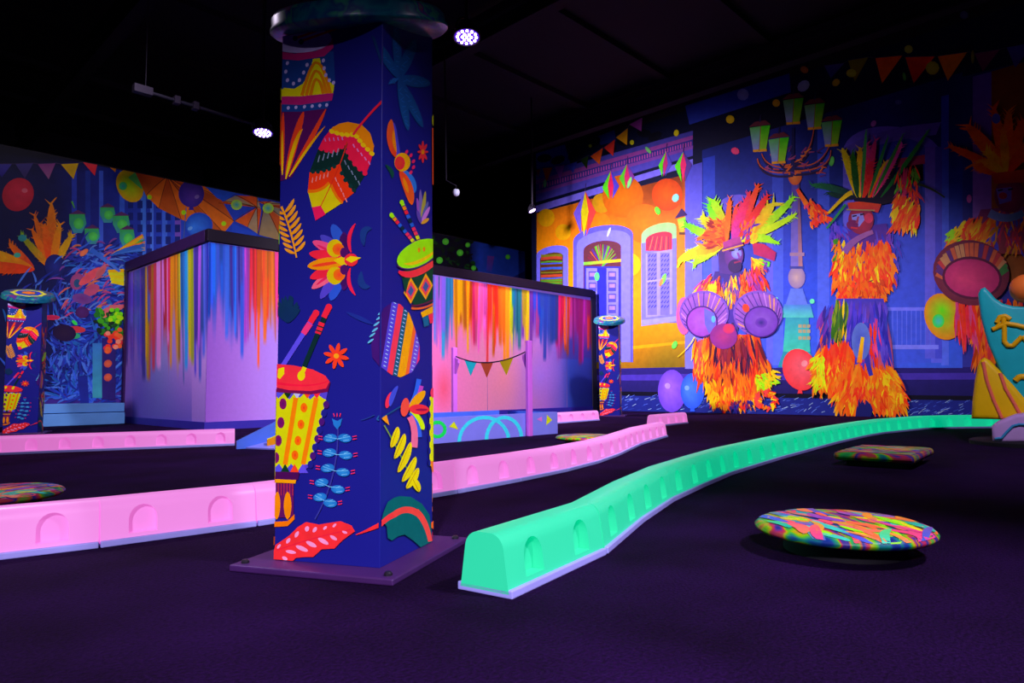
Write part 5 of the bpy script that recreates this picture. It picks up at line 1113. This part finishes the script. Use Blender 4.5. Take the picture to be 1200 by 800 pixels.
# posts with gussets
def post(g, h, toward, label):
    o = empty('bunting_post', (g.x, g.y, 0)); bm = bmesh.new(); box_bm(bm, -.032, .032, -.022, .022, 0, h, .008)
    mesh_obj('upright', bm_mesh(bm, 'upright'), M_POST, o)
    bm = bmesh.new(); d = toward
    P = [(d.x * .03, d.y * .03, h - .125), (d.x * .095, d.y * .095, h - .15), (d.x * .095, d.y * .095, h - .19), (d.x * .03, d.y * .03, h - .31)]; nrm = Vector((-d.y, d.x, 0)) * .012
    A = [bm.verts.new(Vector(p) + nrm) for p in P]; B = [bm.verts.new(Vector(p) - nrm) for p in P]
    bm.faces.new(A); bm.faces.new(B[::-1])
    for i in range(4): bm.faces.new((A[i], B[i], B[(i + 1) % 4], A[(i + 1) % 4]))
    mesh_obj('gusset', bm_mesh(bm, 'gusset'), M_POST, o); return set_props(o, label, 'post', 'bunting posts')
g1 = ground(619.5, 510.5) ; g1.y = TY0 - .040; g1.x = 5.178
g2 = ground(532.5, 504); ph = .985
d12 = (g1 - g2).normalized()
post(g2, ph, d12, 'orchid pink bunting post behind the lavender trough, left of the pennants'); post(g1, ph, -d12, 'orchid pink bunting post at the near side of the trough, right of the pennants')
bun = empty('pennant_string', (g2.x, g2.y, 0)); rp = []
A = g2 + d12 * .036 + Vector((0, 0, ph - .110)); B = g1 - d12 * .036 + Vector((0, 0, ph - .110))
for i in range(15): t = i / 14; rp.append(A.lerp(B, t) - Vector((0, 0, .095 * 4 * t * (1 - t))))
mesh_obj('rope', tube_mesh('rope', [p - bun.location for p in rp], .007), plain('dark_rope', (40, 24, 60), .7), bun)
for t0, c in ((.23, (20, 190, 250)), (.47, (252, 70, 40)), (.74, (255, 150, 0))):
    def rpt(t): return rp[min(13, int(t * 14))].lerp(rp[min(13, int(t * 14)) + 1], t * 14 - min(13, int(t * 14))) - bun.location
    a, b = rpt(t0 - .09), rpt(t0 + .09); m = (a + b) / 2 - Vector((0, 0, .17)); n = Vector((-d12.y, d12.x, 0)) * .003
    bm = bmesh.new(); F = [bm.verts.new(p + n) for p in (a, b, m)]; G = [bm.verts.new(p - n) for p in (a, b, m)]
    bm.faces.new(F); bm.faces.new(G[::-1])
    for i in range(3): bm.faces.new((F[i], G[i], G[(i + 1) % 3], F[(i + 1) % 3]))
    mesh_obj('pennant', bm_mesh(bm, 'pennant'), plain('pennant_cloth', c, .7, k=1.7), bun)
set_props(bun, 'three small pennants on a dark rope between the orchid posts', 'bunting')
# ramp leading up to the trough
rA = ground(277, 526); rB = ground(322, 527)
ramp = empty('blue_ramp', (rA.x, rA.y, 0)); set_props(ramp, 'blue sided ramp with an orange kerb, half hidden behind the large column', 'ramp')
def wedge(name, pts, w, mat, z0s, parent):
    """prism between two ground points, top heights z0s, thickness w along normal"""
    a, b = Vector(pts[0]), Vector(pts[1]); d = (b - a).normalized(); n = Vector((-d.y, d.x, 0)) * w
    bm = bmesh.new(); (la, ha), (lb, hb) = z0s; V = []
    for k in (0, 1): V.append([bm.verts.new(p + n * k + Vector((0, 0, z))) for p, z in ((a, la), (b, lb), (b, hb), (a, ha))])
    bm.faces.new(V[0]); bm.faces.new(V[1][::-1])
    for i in range(4): j = (i + 1) % 4; bm.faces.new((V[0][i], V[1][i], V[1][j], V[0][j]))
    return mesh_obj(name, bm_mesh(bm, name), mat, parent)
def rl(x, y): return Vector((x - rA.x, y - rA.y, 0))
wedge('side_board', (rl(2.545, 5.70), rl(2.93, 5.62)), .03, M_TRO2, ((0, .066), (.0, .255)), ramp)
bm = bmesh.new(); T = [rl(2.61, 5.67), rl(2.80, 5.05), rl(2.93, 5.05), rl(2.93, 5.62)]; zt = (.012, .012, .085, .085)
lo = [bm.verts.new(p) for p in T]; hi = [bm.verts.new(p + Vector((0, 0, z))) for p, z in zip(T, zt)]
bm.faces.new(lo); bm.faces.new(hi[::-1])
for i in range(4): bm.faces.new((lo[i], hi[i], hi[(i + 1) % 4], lo[(i + 1) % 4]))
mesh_obj('deck', bm_mesh(bm, 'deck'), M_TRO, ramp)
kb = wedge('kerb', (rl(2.715, 5.50), rl(2.93, 5.40)), .07, M_ORG, ((.012, .075), (.05, .165)), ramp)
wedge('kerb_top', (rl(2.715, 5.50), rl(2.93, 5.40)), .07, plain('kerb_yellow', (245, 215, 20), .4), ((.076, .082), (.166, .172)), kb)

# ================================================================== PLINTH BY THE LEFT MURAL
pA, pB = ground(53, 500), ground(136, 495.5)
pl = empty('stepped_plinth', (pA.x, 11.45, 0)); set_props(pl, 'pale blue two-tier plinth standing against the left mural', 'plinth')
M_PL = plain('pale_blue_block', (96, 150, 235), .5, noise=.15, nscale=4)
box('lower_slab', -.15, pB.x - pA.x + .02, 0, .44, 0, .175, M_PL, pl, bev=.008); box('upper_slab', -.15, pB.x - pA.x + .02, .03, .44, .185, .315, M_PL, pl, bev=.008)

# ================================================================== CARNIVAL SCULPTURE AT THE RIGHT EDGE
sb = ground(1215, 521); sd = (sb - CC); sd.z = 0; dist = sd.length; sd.normalize(); sr = Vector((sd.y, -sd.x, 0))
scp = empty('carnival_sculpture', (sb.x, sb.y, 0)); set_props(scp, 'puffy sculpture with a turquoise crescent, yellow striped fin and lilac block at the right edge', 'sculpture')
def spx(px, py, off=0.0):
    """point on the upright plane of the sculpture"""
    P0 = sb + sd * off; d = CF + CR * ((px - 600) / FPX) - CU * ((py - 400) / FPX)
    return CC + d * ((P0 - CC).dot(sd) / d.dot(sd)) - sb
def puffy(name, pts, off, th, mat, parent, bev=.03):
    P = [spx(x, y, off) for x, y in pts]; bm = bmesh.new()
    F = [bm.verts.new(p - sd * th / 2) for p in P]; G = [bm.verts.new(p + sd * th / 2) for p in P]; n = len(P)
    bm.faces.new(F); bm.faces.new(G[::-1])
    for i in range(n): j = (i + 1) % n; bm.faces.new((F[i], G[i], G[j], F[j]))
    bmesh.ops.recalc_face_normals(bm, faces=bm.faces)
    ed = [e_ for e_ in bm.edges if len(e_.link_faces) == 2 and any(len(f.verts) == n for f in e_.link_faces)]
    bmesh.ops.bevel(bm, geom=ed, offset=bev, segments=4, affect='EDGES', profile=.5)
    return mesh_obj(name, bm_mesh(bm, name, True, 50), mat, parent)
M_TURQ = plain('turquoise_coat', (30, 165, 195), .4); M_FIN = plain('yellow_coat', (235, 175, 0), .45); M_LILB = plain('lilac_coat', (190, 140, 225), .5); M_GOLD = plain('gold_coat', (230, 160, 0), .4)
bm = bmesh.new(); p0 = spx(1152, 521); 
bs = lathe_mesh('base', [(0, 0), (.46, 0), (.46, .03), (.44, .04), (0, .04)], 40); bo = mesh_obj('base', bs, M_BLACK, scp)
cres = puffy('crescent', [(1147, 346), (1150, 340), (1155, 338), (1160, 343), (1167, 351), (1176, 357), (1188, 360), (1204, 360), (1225, 358), (1245, 350), (1258, 340), (1264, 340), (1267, 350), (1263, 388), (1252, 424), (1236, 460), (1216, 476), (1198, 474), (1184, 456), (1170, 430), (1158, 402), (1150, 372)], .10, .26, M_TURQ, scp, .028)
fin = puffy('striped_fin', [(1139, 490), (1140, 470), (1143, 445), (1146, 430), (1149, 422), (1154, 419), (1160, 422), (1172, 434), (1188, 450), (1205, 470), (1216, 492)], .05, .20, M_FIN, scp, .04)
lil = puffy('lilac_block', [(1163, 498), (1170, 493), (1190, 485), (1215, 482), (1250, 486), (1262, 516), (1164, 517)], -.16, .30, M_LILB, scp, .03)
def ribbon3(name, pts, off, r, mat, parent):
    P = []
    for i in range(len(pts) - 1):
        for k in range(4):
            t = k / 4; P.append(spx(pts[i][0] + (pts[i + 1][0] - pts[i][0]) * t, pts[i][1] + (pts[i + 1][1] - pts[i][1]) * t, off))
    P.append(spx(*pts[-1], off)); return mesh_obj(name, tube_mesh(name, P, r), mat, parent)
ribbon3('fin_stripe', [(1152, 424), (1156, 445), (1164, 468), (1174, 490)], -.048, .014, plain('coral_stripe', (250, 100, 90), .45), fin)
ribbon3('fin_stripe', [(1172, 437), (1178, 455), (1188, 472), (1198, 490)], -.048, .014, plain('coral_stripe_2', (250, 100, 90), .45), fin)
for pts in ([(1163, 386), (1168, 384), (1173, 378)], [(1168, 378), (1172, 371), (1178, 370), (1184, 374)], [(1176, 372), (1177, 385), (1177, 400), (1181, 405), (1187, 405), (1192, 400), (1198, 394)], [(1170, 383), (1180, 379), (1192, 381), (1204, 384)], [(1198, 394), (1204, 400), (1212, 402), (1220, 394)]):
    ribbon3('gold_scroll', pts, -.035, .019, M_GOLD, cres)
ribbon3('gold_bead', [(1190, 446), (1194, 442), (1199, 441), (1206, 444)], -.03, .024, M_GOLD, cres)
ribbon3('blue_wave', [(1166, 514), (1174, 513), (1180, 506), (1187, 499), (1195, 497), (1206, 498)], -.315, .010, plain('blue_wave', (50, 130, 200), .4), lil)
sp = lathe_mesh('ball', [(0, -.12)] + [(.12 * math.sin(math.pi * i / 14), -.12 * math.cos(math.pi * i / 14)) for i in range(1, 14)] + [(0, .12)], 28)
b = mesh_obj('orange_ball', sp, plain('orange_ball', (235, 110, 50), .4), scp); b.location = spx(1203, 338, -.02)
st = box('stand', -.05, .05, -.05, .05, .03, .40, M_BLACK, scp); st.location = sd * .12 + sr * .06

# ================================================================== LAMPS AND CONDUIT UNDER THE CEILING
M_LED = plain('violet_led', (255, 255, 255), .3, (205, 175, 255), 9.0, noise=0)
M_LENS = plain('lamp_lens', (60, 20, 130), .15, (90, 30, 255), .55, noise=0)
house = lathe_mesh('housing', [(0, .16), (.07, .16), (.10, .12), (.135, .05), (.14, 0), (.128, 0), (.125, .012), (0, .012)], 32)
lens = lathe_mesh('lens', [(0, .008), (.124, .008), (.124, .012), (0, .012)], 28)
bm = bmesh.new()
for rr, n in ((.0, 1), (.045, 6), (.095, 12)):
    for k in range(n):
        a = 2 * math.pi * k / n; bmesh.ops.create_icosphere(bm, subdivisions=1, radius=.0165, matrix=Matrix.Translation((rr * math.cos(a), rr * math.sin(a), .004)))
led = bm_mesh(bm, 'led_array', True, 60)
def lamp(P, aim, label, sc=1.0, lit=True):
    o = empty('ultraviolet_lamp', P); set_props(o, label, 'lamp', 'ultraviolet ceiling lamps')
    q = (Vector(aim) - P).to_track_quat('-Z', 'Y')
    h = mesh_obj('housing', house, M_DARKMETAL, o); h.rotation_mode = 'QUATERNION'; h.rotation_quaternion = q; h.scale = (sc,) * 3
    mesh_obj('lens', lens, M_LENS, h); l = mesh_obj('led_array', led, M_LED, h); l['kind'] = 'stuff'
    mesh_obj('bracket', tube_mesh('bracket', [(0, 0, .17 * sc), (0, 0, .4), (0, 0, 6.3 - P.z)], .018), M_DARKMETAL, o)
    y = [(.15 * sc * math.cos(t), 0, .03 + .17 * sc * math.sin(t)) for t in [math.pi * i / 10 for i in range(11)]]
    mesh_obj('yoke', tube_mesh('yoke', y, .010), M_DARKMETAL, o); return o
lamp(LAMP_A, LAMP_A + Vector((-.22, -.26, -2.0)), 'bright violet lamp with round cluster of lights beside the large column top')
lamp(LAMP_B, LAMP_B + Vector((-.2, -.3, -2.2)), 'violet lamp left of the large column, at the end of the ceiling conduit')
lamp(LAMP_D, LAMP_D + Vector((.5, -.9, -2.0)), 'small distant violet lamp at the left edge of the street mural', .62)
g = ground(534.5, 226, 3.6)
cm = empty('dome_camera', g); set_props(cm, 'small pale dome camera hanging on a thin bracket under the ceiling', 'camera')
mesh_obj('dome', lathe_mesh('dome', [(0, -.055)] + [(.055 * math.sin(math.pi / 2 * i / 8), -.055 * math.cos(math.pi / 2 * i / 8)) for i in range(1, 9)] + [(.058, .02), (.05, .05), (0, .05)], 24), plain('pale_plastic', (190, 185, 230), .3), cm)
mesh_obj('mount_arm', tube_mesh('mount_arm', [(0, 0, .05), (0, 0, .12), (-.12, .10, .2), (-.14, .12, 6.3 - g.z)], .012), M_DARKMETAL, cm)
a, b = ground(162, 104, 4.35), ground(312, 150, 4.35)
cd = empty('ceiling_conduit', a); set_props(cd, 'thin dark conduit with small boxes hanging under the ceiling at the left', 'conduit')
mesh_obj('pipe', tube_mesh('pipe', [(0, 0, 0), b - a], .022), plain('grey_conduit', (32, 27, 46), .6), cd)
for t, w in ((.03, .11), (.27, .035), (.41, .035)):
    p = (b - a) * t; box('junction_box', p.x - w, p.x + w, p.y - .05, p.y + .05, p.z - .05, p.z + .05, plain('conduit_box', (36, 26, 48), .6), cd)
for t in (.05, .95):
    p = (b - a) * t; mesh_obj('hanger', tube_mesh('hanger', [p, p + Vector((0, 0, 6.3 - a.z))], .006), M_DARKMETAL, cd)
